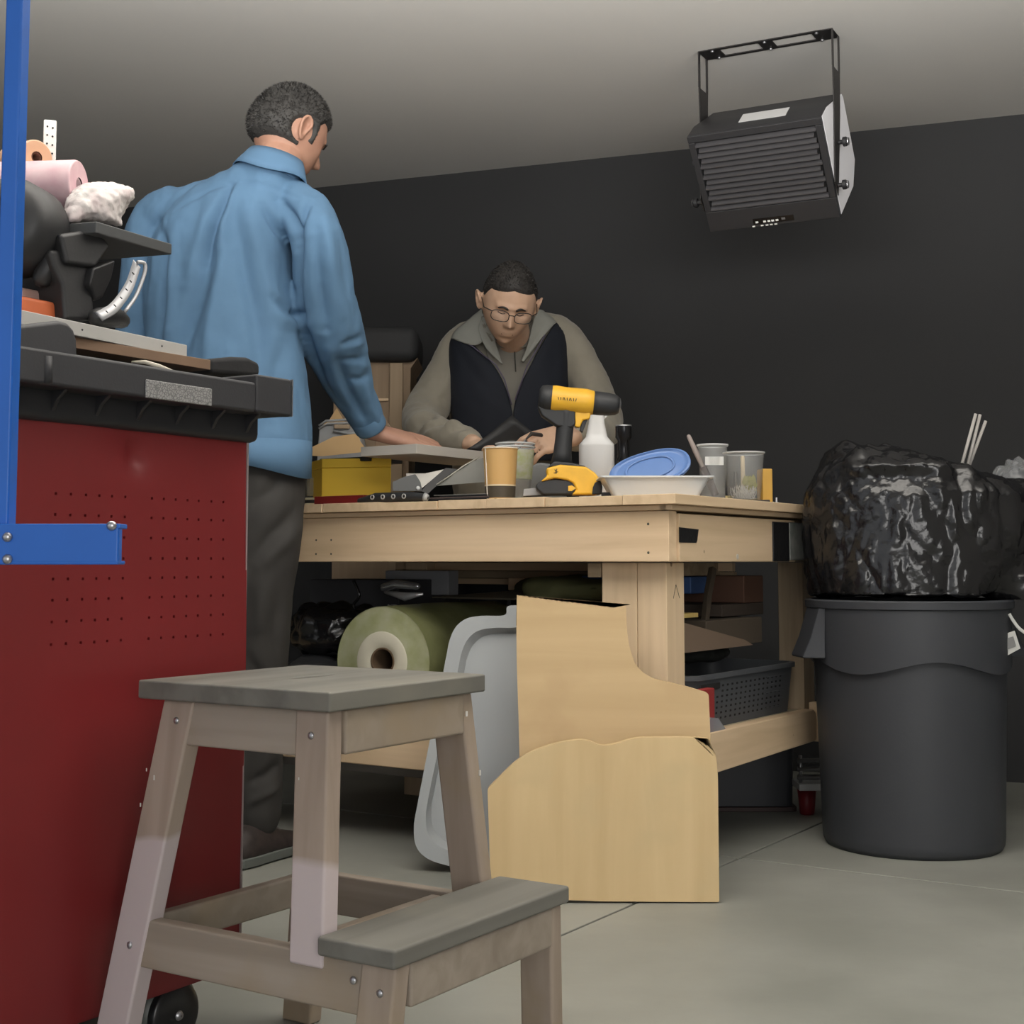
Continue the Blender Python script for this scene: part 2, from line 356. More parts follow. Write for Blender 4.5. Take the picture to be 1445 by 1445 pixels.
# metal data plate
def sp(px): return fx_o(px)
def fx_o(px, out=.0565):
    q = Q - Bk * out; u = (px - PCX) / FPX; return (q.x - u * q.y) / (F.x - u * F.y)
s0, s1 = fx_o(203), fx_o(297); dp = Q - F * s0 - Bk * .0565
z0 = at(203, 561, dp.y).z; z1 = at(203, 535, dp.y).z
pm = mat('scratched_plate', (.3, .3, .29), .5, metal=.1)
nt = pm.node_tree; vo = nt.nodes.new('ShaderNodeTexVoronoi'); vo.feature = 'DISTANCE_TO_EDGE'; vo.inputs['Scale'].default_value = 230
tcn = [n for n in nt.nodes if n.type == 'TEX_COORD'][0]; nt.links.new(tcn.outputs['Object'], vo.inputs['Vector'])
cr = nt.nodes.new('ShaderNodeValToRGB'); cr.color_ramp.elements[0].position = .04; cr.color_ramp.elements[1].position = .14
cr.color_ramp.elements[0].color = (.12, .12, .12, 1); cr.color_ramp.elements[1].color = (.26, .255, .25, 1)
nt.links.new(vo.outputs['Distance'], cr.inputs[0]); nt.links.new(cr.outputs[0], nt.nodes['Principled BSDF'].inputs['Base Color'])
MB().box(dp + Vector((0, 0, z0 - dp.z)), F * (s0 - s1), Bk * .003, (0, 0, z1 - z0)).build('data_plate', pm, cab, bevel=.002)
# casters
def caster(c, parent, name='caster'):
    w = MB(); ax = Bk
    w.lathe([(.010, -.016), (.036, -.016), (.045, -.010), (.045, .010), (.036, .016), (.010, .016)], c, ax, 36)
    cc = w.build(name, mat('black_rubber', (.012, .012, .013), .3, spec=.6), parent, smooth=False, bevel=.003)
    MB().lathe([(.001, -.020), (.005, -.0195), (.007, -.016)], c, ax, 20, cap=False).build('hub_cap', M['steel'], cc, smooth=True)
    MB().lathe([(.0505, -.004), (.0505, .022), (.046, .024)], c + ax * .004, ax, 36).build('fork', mat('smoky_plastic', (.10, .11, .10), .4), cc, smooth=True)
    return cc
cw = on_z(262, 1447, .0); 
for s in (.108, .46):
    for d_ in (.03, .62):
        c = Q - F * s + Bk * d_; c.z = .0455; caster(c, cab)
        MB().box(c + Vector((0, 0, .04)) - F * .03 - Bk * .02, F * .06, Bk * .05, (0, 0, .012)).build('caster_plate', M['steel'], cab)

# ---- on the cabinet worktop
ZC = .976
def cpx(px, py, out): # point on plane parallel to the side, 'out' behind the panel
    q = Q + Bk * out; u = (px - PCX) / FPX; s = (q.x - u * q.y) / (F.x - u * F.y); g = q - F * s; return at(px, py, g.y)
kraft = mat('brown_hardboard', (.17, .105, .065), .7, var=.15)
def board3(name, A, Bp, th_top, th_bot, deep, m, label, cat):
    pass
p0 = cpx(297, 522, .06); ZC = p0.z; hz2 = cpx(297, 508, .06).z - ZC
e = Vector((F.x, F.y, 0))
tag(MB().box(p0 - e * .50, e * .50, Bk * .22, (0, 0, hz2)).build('hardboard_panel', kraft, bevel=.001), 'brown hardboard panel lying on the black cabinet top', 'board')
zt = ZC + hz2 + .0005
e2 = Vector((math.sin(math.radians(26)), math.cos(math.radians(26)), 0)); n2 = Vector((-e2.y, e2.x, 0))
q = cpx(264, 500, .075); q.z = zt; wth = at(264, 487, q.y).z - zt
wb = MB().box(q - e2 * .62, e2 * .62, n2 * .2, (0, 0, wth))
wbo = tag(wb.build('white_board', mat('white_melamine', (.38, .37, .35), .4, var=.05), bevel=.001), 'long white melamine board under the black mitre saw', 'board')
for px, py in ((110, 466), (224, 494)):
    u = (px - PCX) / FPX; s = (q.x - u * q.y) / (e2.x - u * e2.y); g = q - e2 * s; w_ = at(px, py, g.y)
    MB().lathe([(.0016, 0), (.001, .001)], Vector((g.x, g.y, zt + wth * .5)), -n2, 8).build('screw', M['black_plastic'], wbo)
zs_ = zt + wth
saw = thing('mitre_saw', 'black mitre saw with flat black table and silver angle scale on white board', 'saw', (q.x - .2, q.y - .35, zs_))
blk = mat('matte_black_metal', (.020, .020, .021), .45, bump=.1, bscale=200)
drk = mat('dark_grey_metal', (.055, .057, .058), .5)
def sw(px, py, o): return cpx(px, py, o)
# table slab : seen from below
ta, tb, tc_ = sw(140, 314, .10), sw(243, 345, .12), sw(60, 342, .14)
th = Vector((0, 0, -.018))
A = sw(136, 312, .07); Bq = sw(243, 344, .09)
back = Bk * .20 - F * .05
MB().box(A, Bq - A, back, (0, 0, -.017)).build('table_plate', drk, saw, bevel=.002)
MB().prism([sw(70, 352, .10), sw(112, 352, .10), sw(128, 372, .10), sw(133, 410, .10), sw(134, 452, .10), sw(92, 452, .10), sw(88, 400, .10), sw(76, 375, .10)], Bk * .10).build('support_post', blk, saw, bevel=.006)
MB().prism([sw(85, 330, .09), sw(138, 322, .09), sw(158, 348, .09), sw(136, 378, .09), sw(95, 372, .09)], Bk * .12).build('table_bracket', blk, saw, bevel=.006)
# motor body
c0 = sw(24, 322, .16)
MB().lathe([(.02, -.05), (.050, -.046), (.064, -.03), (.068, .02), (.060, .05), (.03, .055)], c0, (F * .15 + Bk * .2 + Vector((.25, .9, -.1))), 28).build('motor_housing', blk, saw, smooth=True)
MB().tube([sw(66, 352, .13), sw(72, 372, .12), sw(60, 392, .13)], [.016, .018, .014], 12, rnd=True).build('handle_housing', blk, saw, smooth=True)
# curved scale
scm = mat('cast_aluminium', (.42, .42, .43), .4, metal=.3)
arc = [(140, 446), (158, 436), (172, 420), (183, 402), (189, 385), (193, 372)]
arcp = spline(arc, 24)
rows = []
for k, (x, y) in enumerate(arcp):
    rows.append([sw(x - 5, y - 5, .07), sw(x + 5, y + 6, .062)])
MB().sheet(rows).build('angle_scale', scm, saw, smooth=True, solid=.004)
arc2 = spline([(176, 440), (190, 421), (200, 398), (205, 380), (203, 371), (194, 370)], 20)
MB().tube([sw(x, y, .062) for x, y in arc2], .0028, 8).build('scale_rim', scm, saw, smooth=True)
for k in range(3, 20, 3):
    x, y = arcp[k]; MB().tube([sw(x - 2, y - 2, .058), sw(x + 1, y + 1, .057)], .0009, 5).build('tick_mark', M['black_plastic'], saw)
MB().tube([sw(138, 448, .08), sw(160, 447, .09), sw(172, 452, .1)], [.014, .016, .012], 10, rnd=True).build('clamp_knob', blk, saw, smooth=True)
MB().prism([sw(128, 400, .085), sw(132, 378, .085), sw(164, 366, .09), sw(158, 392, .1), sw(146, 420, .1), sw(134, 425, .1)], Bk * .05).build('fence', blk, saw, bevel=.004)
# orange bottle-like base and pink cloth behind
tag(MB().box(cpx(24, 448, .12), F * .10, Bk * .10, (0, 0, .032)).build('orange_case', mat('orange_plastic', (.42, .10, .035), .5, var=.2, vscale=20), bevel=.006), 'orange plastic case beside the saw on the white board', 'case')
tag(MB().box(cpx(28, 426, .15), F * .085, Bk * .08, (0, 0, .022)).build('pink_case', mat('dusty_pink', (.5, .33, .28), .6), bevel=.005), 'dusty pink block lying on the orange case', 'block')
# rolls and tissue on the saw table
RB = .21
def roll(name, pa, pb, r, r0, m, label, mi):
    d = (pb - pa); L = d.length
    t = thing(name, label, 'roll', pa)
    MB().lathe([(r0, 0), (r * .97, 0), (r, .004), (r, L - .004), (r * .97, L), (r0, L)], pa, d, 40, cap=False).build('wound_layers', m, t, smooth=False, bevel=.002)
    MB().lathe([(r0, .002), (r0 - .003, .002), (r0 - .003, L - .002), (r0, L - .002)], pa, d, 28, cap=False).build('core', mi, t, smooth=True)
    return t
tan = mat('peach_film', (.62, .36, .22), .45, var=.12)
pink = mat('pink_foam_film', (.50, .30, .34), .5, col2=(.62, .45, .47), vscale=25, bump=.3, bscale=30)
pa = cpx(52, 222, .24)
roll('tape_roll', pa, pa + (Bk * .6 + F * .1).normalized() * .07 + Vector((0, 0, .004)), .027, .009, tan, 'peach coloured tape roll standing beside the white perforated bar', mat('dark_core', (.12, .05, .03), .8))
pa = cpx(112, 262, .17)
roll('pink_roll', pa, pa + Bk * .12 - F * .06, .038, .012, pink, 'pink foam film roll behind the white tissue', mat('pink_core', (.55, .42, .44), .8))
# tissue
mt = mat('white_tissue', (.56, .54, .52), .8, col2=(.50, .42, .42), vscale=30, bump=.5, bscale=60, bdist=.003)
ol = [(90, 318), (92, 290), (104, 270), (122, 259), (150, 258), (172, 261), (189, 268), (182, 288), (170, 306), (171, 319), (140, 312), (112, 314)]
mb = MB(); rings = []
for k, (sc_, off) in enumerate(((.35, 0), (.8, .01), (1, .03), (1, .06), (.8, .09), (.3, .10))):
    cx_, cy_ = 135, 292
    rings.append([cpx(cx_ + (x - cx_) * sc_, cy_ + (y - cy_) * sc_, .10 + off) for x, y in spline(ol + [ol[0]], 40)[:-1]])
mb.loft(rings)
m2, co, no = remeshed(mb, .003, 3); co = wrinkle(co, no, .0035, 45); co = wrinkle(co, no, .0015, 150)
o = place_mesh(m2, co, 'tissue_sheet', mt, None); tag(o, 'crumpled white tissue sheet lying on the black saw table', 'tissue')
# white perforated bar
pb_ = cpx(60, 232, .27); bw = .019
bar = thing('perforated_bar', 'white perforated square bar standing up behind the rolls', 'bar', (pb_.x, pb_.y, pb_.z - .12))
wm = mat('white_powder_coat', (.72, .71, .69), .45)
ex = (F * .75 - Bk * .65).normalized(); ey = Vector((-ex.y, ex.x, 0))
hb = at(60, 168, pb_.y).z - pb_.z + .12; b0 = Vector((pb_.x, pb_.y, pb_.z - .12))
MB().box(b0, ex * bw, ey * bw, (0, 0, hb)).build('tube', wm, bar, bevel=.002)
hm = mat('hole_dark', (.02, .02, .02), .9)
for k in range(6):
    for j in (.3, .72):
        c = b0 + ex * bw * j + Vector((0, 0, hb - .010 - k * .0135 - j * .004)) - ey * .0002
        MB().lathe([(.0014, 0), (.0014, .0015)], c + ey * .0003, -ey, 8).build('slot', hm, bar)
# small oddments
tag(MB().tube([cpx(186, 511, .03), cpx(205, 511, .0), cpx(225, 517, -.02), cpx(245, 524, -.035)], [.0016, .003, .003, .0015], 8, flat=.5).build('cable_tie', mat('cream_plastic', (.6, .55, .45), .5), smooth=True), 'cream plastic tie lying on the cabinet rim', 'tie')
tag(MB().prism([cpx(297, 506, .12), cpx(330, 503, .12), cpx(352, 504, .12), cpx(368, 512, .12), cpx(368, 532, .12), cpx(297, 527, .12)], Bk * .12).build('tool_pouch', mat('black_cloth', (.012, .012, .013), .9, bump=.3, bscale=90), bevel=.008), 'black cloth tool pouch at the far end of the cabinet top', 'pouch')

# ================================================================== STEP STOOL
SX = dict(x0=-.2873, y0=2.2393, a=.5773, T=.4997, zs=.1767, hw=.1927, k=.1019, db=.2168, df=.1669, sb=-.1404, kb=.1621, sm=.1181, km=.0688, ss=.2703, ks=-.0457, hws=.2227)
sW = Vector((math.sin(SX['a']), math.cos(SX['a']), 0)); sS = Vector((math.cos(SX['a']), -math.sin(SX['a']), 0)); sO = Vector((SX['x0'], SX['y0'], 0))
KS = .85      # real size of the stool
for k_ in SX:
    if k_ not in ('a', 'T', 'zs', 'k', 'kb', 'km', 'ks'): SX[k_] *= KS
for k_ in ('T', 'zs'): SX[k_] = CAM_H + (SX[k_] - CAM_H) * KS
sO = Vector((SX['x0'], SX['y0'], 0))
def SP(s, w, z): return sO + sS * s + sW * w + Vector((0, 0, z))
st = thing('step_stool', 'worn grey-brown wooden two-step stool standing in the foreground', 'step stool', sO)
GR = -SX['a']
sw_top = wood('weathered_top', (.17, .165, .145), (.12, .115, .10), SX['a'], 1, .9, blotch=(.19, .18, .15))
sw_leg = wood('weathered_leg', (.38, .31, .25), (.28, .22, .175), SX['a'], 2, .9, blotch=(.31, .24, .155), spots=True)
sw_rail = wood('weathered_rail', (.33, .28, .23), (.24, .20, .16), SX['a'], 0, .9, blotch=(.30, .235, .165), spots=True)
def add_low_light(m, kind):
    """whitish, pinkish light low on the stool legs, painted into the base colour"""
    nt = m.node_tree; N = nt.nodes; Lk = nt.links; b = N['Principled BSDF']; src = b.inputs['Base Color'].links[0].from_socket
    tc = N.new('ShaderNodeTexCoord'); sp = N.new('ShaderNodeSeparateXYZ'); Lk.new(tc.outputs['Object'], sp.inputs[0])
    ns = N.new('ShaderNodeTexNoise'); ns.inputs['Scale'].default_value = 5; Lk.new(tc.outputs['Object'], ns.inputs['Vector'])
    a = N.new('ShaderNodeMath'); a.operation = 'MULTIPLY_ADD'; a.inputs[1].default_value = -.12; a.inputs[2].default_value = .06; Lk.new(ns.outputs['Fac'], a.inputs[0])
    z = N.new('ShaderNodeMath'); z.operation = 'ADD'; Lk.new(sp.outputs['Z'], z.inputs[0]); Lk.new(a.outputs[0], z.inputs[1])
    rp = N.new('ShaderNodeMapRange'); rp.inputs['From Min'].default_value = kind[0]; rp.inputs['From Max'].default_value = kind[0] - .012; Lk.new(z.outputs[0], rp.inputs['Value'])
    rp2 = N.new('ShaderNodeMapRange'); rp2.inputs['From Min'].default_value = kind[1]; rp2.inputs['From Max'].default_value = kind[1] + .10; Lk.new(z.outputs[0], rp2.inputs['Value'])
    mu = N.new('ShaderNodeMath'); mu.operation = 'MULTIPLY'; Lk.new(rp.outputs[0], mu.inputs[0]); Lk.new(rp2.outputs[0], mu.inputs[1])
    mx = N.new('ShaderNodeMix'); mx.data_type = 'RGBA'; Lk.new(mu.outputs[0], mx.inputs['Factor']); Lk.new(src, mx.inputs['A']); mx.inputs['B'].default_value = (.50, .43, .43, 1)
    Lk.new(mx.outputs['Result'], b.inputs['Base Color'])
leg_lit = wood('weathered_leg_lit', (.38, .305, .25), (.28, .22, .175), SX['a'], 2, .9, spots=True); add_low_light(leg_lit, (.33, -.2))  # light falling low on these legs is mixed into the wood colour
def obox(s0, s1, w0, w1, z0, z1, name, m, parent=st, bev=.004): return MB().box(SP(s0, w0, z0), sS * (s1 - s0), sW * (w1 - w0), (0, 0, z1 - z0)).build(name, m, parent, bevel=bev, seg=3)
T, zs1, hw, hws = SX['T'], SX['zs'], SX['hw'], SX['hws']
# top board with a hand slot
def slotted(s0, s1, w0, w1, z0, z1, slot, name, m):
    bm = bmesh.new(); out = [(s0, w0), (s1, w0), (s1, w1), (s0, w1)]
    n = 24; cs, cw, a_, b_ = slot; inner = [(cs + b_ * math.cos(2 * PI * k / n), cw + a_ * math.sin(2 * PI * k / n)) for k in range(n)]
    mb = MB(); 
    # ring of quads between a resampled outer border and the slot
    outr = []
    for k in range(n):
        c, s = math.cos(2 * PI * k / n), math.sin(2 * PI * k / n); ms, mw = (s0 + s1) / 2, (w0 + w1) / 2
        hs, hwid = (s1 - s0) / 2, (w1 - w0) / 2
        t = min(hs / abs(c) if abs(c) > 1e-6 else 9, hwid / abs(s) if abs(s) > 1e-6 else 9); outr.append((ms + c * t, mw + s * t))
    # snap the four nearest to corners
    for cr_ in out:
        k = min(range(n), key=lambda i: (outr[i][0] - cr_[0]) ** 2 + (outr[i][1] - cr_[1]) ** 2); outr[k] = cr_
    top_o = [SP(s, w, z1) for s, w in outr]; top_i = [SP(s, w, z1) for s, w in inner]; bo = [SP(s, w, z0) for s, w in outr]; bi = [SP(s, w, z0) for s, w in inner]
    vs = top_o + top_i + bi + bo; fs = []
    for k in range(n):
        j = (k + 1) % n
        for r_ in range(3): fs.append((r_ * n + k, r_ * n + j, (r_ + 1) * n + j, (r_ + 1) * n + k))
        fs.append((3 * n + k, 3 * n + j, j, k))
    mb.add(vs, fs); return mb.build(name, m, st, bevel=.004, seg=3)
slotted(-SX['db'], SX['df'], -hw, hw, T - .024, T, (-.03, .0, .045, .010), 'seat', sw_top)
def legw(z): return (hw - .03) + SX['k'] * (T - z)
def leg(s0, kk, zref, ztop, sgn, wid, m, zbot=0.0, thk=.028):
    rings = []
    for z in (zbot, ztop):
        s = s0 + kk * (zref - z); w = sgn * legw(z)
        rings.append([SP(s - wid / 2, w - thk / 2, z), SP(s + wid / 2, w - thk / 2, z), SP(s + wid / 2, w + thk / 2, z), SP(s - wid / 2, w + thk / 2, z)])
    return MB().loft(rings).build('leg', m, st, bevel=.004, seg=3)
TZ = T - .024
SZ = zs1 - .022
for sgn in (-1, 1):
    leg(SX['sb'], -SX['kb'], T, TZ, sgn, .055, leg_lit if sgn < 0 else sw_leg)
    leg(SX['sm'], SX['km'], T, TZ, sgn, .052, leg_lit if sgn < 0 else sw_leg, zbot=zs1 - .04)
    leg(SX['ss'], SX['ks'], zs1, SZ, sgn, .050, sw_leg)
    # top side rail
    def side_rail(za, zb, sa, sb_, name='rail'):
        rings = []
        for z in (za, zb):
            w = sgn * legw(z)
            rings.append([SP(sa(z), w - .011, z), SP(sb_(z), w - .011, z), SP(sb_(z), w + .011, z), SP(sa(z), w + .011, z)])
        MB().loft(rings).build(name, sw_rail, st, bevel=.003)
    side_rail(TZ - .056, TZ - .0, lambda z: SX['sb'] - SX['kb'] * (T - z) + .02, lambda z: SX['sm'] + SX['km'] * (T - z) - .02)
    side_rail(SZ - .060, SZ - .002, lambda z: SX['sb'] - SX['kb'] * (T - z) + .022, lambda z: SX['ss'] - .02)
    for (s, z) in ((SX['sb'] - .004, TZ - .026), (SX['sm'] + .004, TZ - .03), (SX['sb'] - SX['kb'] * (T - SZ) - .002, SZ - .035), (SX['ss'] - .035, SZ - .022), (SX['ss'] + .004, SZ - .03)):
        w = sgn * (legw(z) + .0135); p = SP(s, w, z)
        MB().lathe([(.0045, 0), (.0045, .0015), (.002, .003)], p, sW * sgn, 14).build('screw', M['steel'], st, smooth=True)
flk = mat('white_paint_fleck', (.62, .60, .56), .6)
for s, z, w_ in ((SX['sb'] - .035, .40, .004), (SX['sb'] - .055, .365, .003), (SX['sb'] - .05, .41, .0025), (SX['sm'] - .01, .42, .002)):
    p = SP(s, -(legw(z) + .0142), z); MB().box(p, sS * w_ * .6, Vector((0, 0, w_ * 1.6)), -sW * .0006).build('paint_fleck', flk, st)
for s, w, z in ((SX['sm'] + .022, .155, .39), (SX['sm'] + .024, .12, TZ - .03)):
    MB().box(SP(s + .014, w, z), sW * .004, Vector((0, 0, .007)), sS * .0012).build('paint_fleck', flk, st)
# cross rails under the seat, front and back, under the step
obox(SX['sm'] + .012, SX['sm'] + .034, -legw(TZ) + .012, legw(TZ) - .012, TZ - .054, TZ, 'rail', sw_rail)
obox(SX['sb'] - .03, SX['sb'] - .01, -legw(TZ) + .012, legw(TZ) - .012, TZ - .054, TZ, 'rail', sw_rail)
s_st0 = SX['sm'] + SX['km'] * (T - zs1) + .028
obox(s_st0, SX['ss'] + .03, -hws, hws, SZ, zs1, 'step_board', sw_top)
obox(SX['ss'] + .006, SX['ss'] + .026, -legw(SZ) + .012, legw(SZ) - .012, SZ - .05, SZ, 'rail', sw_rail)
sbk = SX['sb'] - SX['kb'] * (T - SZ)
obox(sbk - .006, sbk + .014, -legw(SZ) + .012, legw(SZ) - .012, SZ - .045, SZ - .002, 'rail', sw_rail)
obox(SX['sm'] + .02 - .06, SX['sm'] + .02 - .042, -legw(SZ) + .012, legw(SZ) - .012, SZ - .040, SZ - .006, 'rail', sw_rail)
# ================================================================== WORKBENCH
Lv = Vector((-math.cos(ROT), math.sin(ROT), 0)); Dv = Vector((math.sin(ROT), math.cos(ROT), 0)); C0 = Vector((.339, 3.05, 0))
def BP(l, d, z): return C0 + Lv * l + Dv * d + Vector((0, 0, z))
def edge(px, back=0.0):
    """point on the bench's visible edge line (front left of the corner, side right of it) moved 'back' into the bench"""
    u = (px - PCX) / FPX
    if px < 945:
        q = C0 + Dv * back; t = (q.x - u * q.y) / (u * Lv.y - Lv.x); return q + Lv * t
    q = C0 + Lv * back; t = (q.x - u * q.y) / (u * Dv.y - Dv.x); return q + Dv * t
def bbox_(l0, l1, d0, d1, z0, z1, name, m, par, bev=.0015): return MB().box(BP(l0, d0, z0), Lv * (l1 - l0), Dv * (d1 - d0), (0, 0, z1 - z0)).build(name, m, par, bevel=bev, seg=1)
BL, BD, BT = 1.40, .88, .825
wbch = thing('workbench', 'large pale timber workbench with thick apron, square legs and a low shelf', 'workbench', BP(.6, .35, 0))
cuts = [-.03, .10, .30, .46, .60, .78, .96, 1.18, 1.42]
for i in range(8):
    dz = (.0, -.001, .001, 0, -.0012, .0005, 0, -.001)[i]
    bbox_(cuts[i] + .0006, cuts[i + 1] - .0006, -.03 + .002 * (i % 2), BD + .02, BT - .022, BT + dz, 'plank', M['pine_d'], wbch, .0015)
bbox_(0, BL, -.012, .02, BT - .034, BT - .0225, 'edge_strip', M['pine_l'], wbch)
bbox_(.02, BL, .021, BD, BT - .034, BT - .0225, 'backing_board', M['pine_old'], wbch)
bbox_(-.012, .0195, -.012, BD, BT - .034, BT - .0225, 'edge_strip', M['pine_d'], wbch)
bbox_(0, BL, -.004, .034, .68, BT - .0345, 'apron', M['pine_l'], wbch, .002)
bbox_(-.006, .030, .0345, BD - .20, .68, BT - .040, 'apron', wood('pine_side', (.66, .50, .33), (.54, .40, .25), ROT, 1, 1, spots=True), wbch, .002)
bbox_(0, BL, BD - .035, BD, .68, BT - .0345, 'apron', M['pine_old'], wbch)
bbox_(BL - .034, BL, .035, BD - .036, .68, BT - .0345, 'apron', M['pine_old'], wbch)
# legs (front right laminated of two, others single)
bbox_(.032, .105, .045, .13, 0, .679, 'leg', M['pine_v'], wbch, .002); bbox_(.106, .195, .045, .13, 0, .679, 'leg_board', M['pine_v'], wbch, .002)
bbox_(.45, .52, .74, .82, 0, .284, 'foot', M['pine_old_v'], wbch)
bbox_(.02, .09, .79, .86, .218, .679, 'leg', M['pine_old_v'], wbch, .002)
bbox_(BL - .12, BL - .04, .045, .13, 0, .679, 'leg', M['pine_v'], wbch); bbox_(1.12, 1.20, .62, .70, 0, .679, 'leg', M['pine_v'], wbch)
bbox_(.048, .12, .131, .155, .525, .63, 'cleat', M['pine_v'], wbch)
# rails under the top
bbox_(.16, BL - .13, .66, .68, .655, .678, 'rail', M['pine_l'], wbch); bbox_(.16, BL - .13, .69, .71, .615, .632, 'rail', M['pine_l'], wbch)
bbox_(.16, BL - .13, .67, .69, .633, .654, 'rail', M['pine_old'], wbch)
bbox_(.20, .235, .05, .70, .645, .678, 'rail', M['pine_old'], wbch)
# low shelf
bbox_(.02, BL - .02, .03, BD - .03, .285, .298, 'shelf_board', wood('shelf_ply', (.38, .32, .22), (.29, .24, .16), ROT, 0, .8), wbch)
bbox_(.0, BL, .002, .036, .185, .284, 'shelf_rail', M['pine_l'], wbch, .003)
o = MB().prism([BP(-.004, .02, .30), BP(-.004, .79, .30), BP(-.004, .805, .292), BP(-.004, .81, .28), BP(-.004, .81, .222), BP(-.004, .79, .218), BP(-.004, .02, .205)], Lv * .032).build('shelf_rail', M['pine_d'], wbch, bevel=.003)
bbox_(-.03, .019, .815, .85, .215, .315, 'shelf_block', M['pine_v'], wbch)
bbox_(.05, BL - .05, .20, .26, .13, .165, 'base_rail', mat('grey_painted_wood', (.24, .22, .20), .7), wbch)
# tape patches on the side apron
tape = mat('black_tape', (.012, .012, .013), .42, bump=.6, bscale=70, bdist=.002)
MB().prism([BP(-.0075, .030, .755), BP(-.0075, .125, .752), BP(-.0075, .118, .728), BP(-.0075, .113, .722), BP(-.0075, .030, .722)], Lv * .001).build('tape_patch', tape, wbch)
MB().box(BP(-.0095, .535, .681), Dv * .10, Lv * .05, (0, 0, .098)).build('tape_wrap', tape, wbch, bevel=.002)
MB().box(BP(-.010, .637, .684), Dv * .20, Lv * .05, (0, 0, .096)).build('grey_end_block', mat('worn_grey_board', (.26, .265, .25), .8, col2=(.16, .17, .16), vscale=30), wbch, bevel=.004)
for (px, y, z) in ((0, .762, 0), (0, .70, 0)):
    MB().lathe([(.003, 0), (.002, .001)], BP(.05, -.0045, y), -Dv, 8).build('nail', M['joint'], wbch)
for l in (.95, 1.0):
    for z in (.70, .735): MB().lathe([(.0025, 0), (.002, .001)], BP(l, -.0045, z), -Dv, 8).build('nail', M['joint'], wbch)
MB().lathe([(.007, 0), (.006, .001)], BP(-.0062, .33, .692), -Lv, 10).build('knot', mat('pale_knot', (.6, .55, .48), .6), wbch)
# pencil arrow on the leg
MB().tube([BP(.0312, .075, .60), BP(.0312, .088, .63), BP(.0312, .105, .60)], .0006, 4).build('pencil_mark', M['joint'], wbch)

# ---- things on the low shelf and beneath the bench
SHZ = .298
film = mat('green_film', (.30, .31, .15), .4, col2=(.20, .22, .09), vscale=12, bump=.2, bscale=20)
film_end = mat('film_roll_end', (.42, .42, .29), .6, col2=(.30, .32, .16), vscale=18)
rc = at(540, 933, 3.55); rad = .136
rc.z = SHZ + rad
ra = (Dv * .97 + Lv * .1).normalized()
fr = thing('film_roll', 'fat roll of greenish plastic film lying on the bench shelf', 'roll', (rc.x, rc.y, SHZ))
MB().lathe([(rad, 0), (rad * 1.0, .005), (rad * 1.02, .25), (rad, .5), (rad, .55)], rc, ra, 48, cap=False).build('film_layers', film, fr, smooth=True)
MB().lathe([(.034, .001), (.05, -.006), (.056, -.003), (.07, -.006), (.076, -.002), (.09, -.004), (.096, .0), (.11, -.002), (.12, .001), (rad, .002)], rc, ra, 48, cap=False).build('roll_face', film_end, fr, smooth=True)
MB().lathe([(.034, .0005), (.050, -.0068), (.056, -.0038), (.070, -.0068), (.074, -.0035)], rc, ra, 48, cap=False).build('inner_face', mat('film_roll_inner', (.60, .57, .46), .6, var=.08), fr, smooth=True)
MB().lathe([(.030, -.001), (.034, -.003), (.034, .5), (.030, .5), (.030, -.001)], rc, ra, 32, cap=False).build('core', mat('cardboard_core', (.13, .085, .05), .8), fr, smooth=True)
mb = MB()
def crumple(name, label, cat, centre, dims, m, amp=.02, sc_=14, vox=.008, rz=0.0, group=None):
    b = MB(); R = Matrix.Rotation(rz, 3, 'Z'); c = Vector(centre); n = 14
    rings = []
    for i in range(n + 1):
        ph = -PI / 2 + PI * i / n; zz = math.copysign(abs(math.sin(ph)) ** .7, math.sin(ph)); rr_ = math.cos(ph) ** .6 if math.cos(ph) > 1e-6 else .02
        rings.append([c + R @ Vector((dims[0] * rr_ * math.cos(2 * PI * k / 28), dims[1] * rr_ * math.sin(2 * PI * k / 28), dims[2] * zz)) for k in range(28)])
    b.loft(rings); m2, co, no = remeshed(b, vox, 1)
    f = []
    for q in co:
        v = Vector(q) * sc_; d = noise.voronoi(v)[0]; f.append((d[1] - d[0]) + .5 * noise.noise(v * .5))
    co = co + no * ((np.array(f) - .4) * amp)[:, None]
    co[:, 2] = np.maximum(co[:, 2], centre[2] - dims[2])
    o = place_mesh(m2, co, name, m, None)
    off = Vector((centre[0], centre[1], centre[2] - dims[2])); m2.transform(Matrix.Translation(-off)); o.location = off
    return tag(o, label, cat, group)
bagm = mat('black_bin_liner', (.010, .010, .011), .17, bump=.35, bscale=35, bdist=.006, spec=.7)
darkcloth = mat('dark_sheeting', (.040, .041, .045), .5, bump=.4, bscale=40)
P_ = BP(1.13, .20, SHZ); crumple('black_sheeting', 'folded black plastic sheeting beside the film roll on the bench shelf', 'sheeting', (P_.x, P_.y, SHZ + .065), (.13, .13, .065), darkcloth, .02, 9, rz=PI - ROT)
P_ = BP(1.13, .22, SHZ); crumple('dark_bag', 'black crumpled bag lying on the folded sheeting under the bench', 'bag', (P_.x, P_.y, SHZ + .13 + .075), (.12, .12, .072), bagm, .03, 12, rz=PI - ROT)
P_ = BP(.62, .52, SHZ); crumple('olive_cloth', 'olive brown cloth bundle behind the film roll under the bench top', 'cloth', (P_.x + .06, P_.y, SHZ + .272 + .03), (.20, .10, .045), mat('olive_cloth', (.10, .095, .05), .9, bump=.3), .02, 10, rz=PI - ROT)
P_ = BP(.50, .36, SHZ); crumple('black_cloth', 'black cloth heap behind the grey tray on the bench shelf', 'cloth', (P_.x, P_.y, SHZ + .14), (.17, .15, .14), darkcloth, .03, 9, rz=PI - ROT)
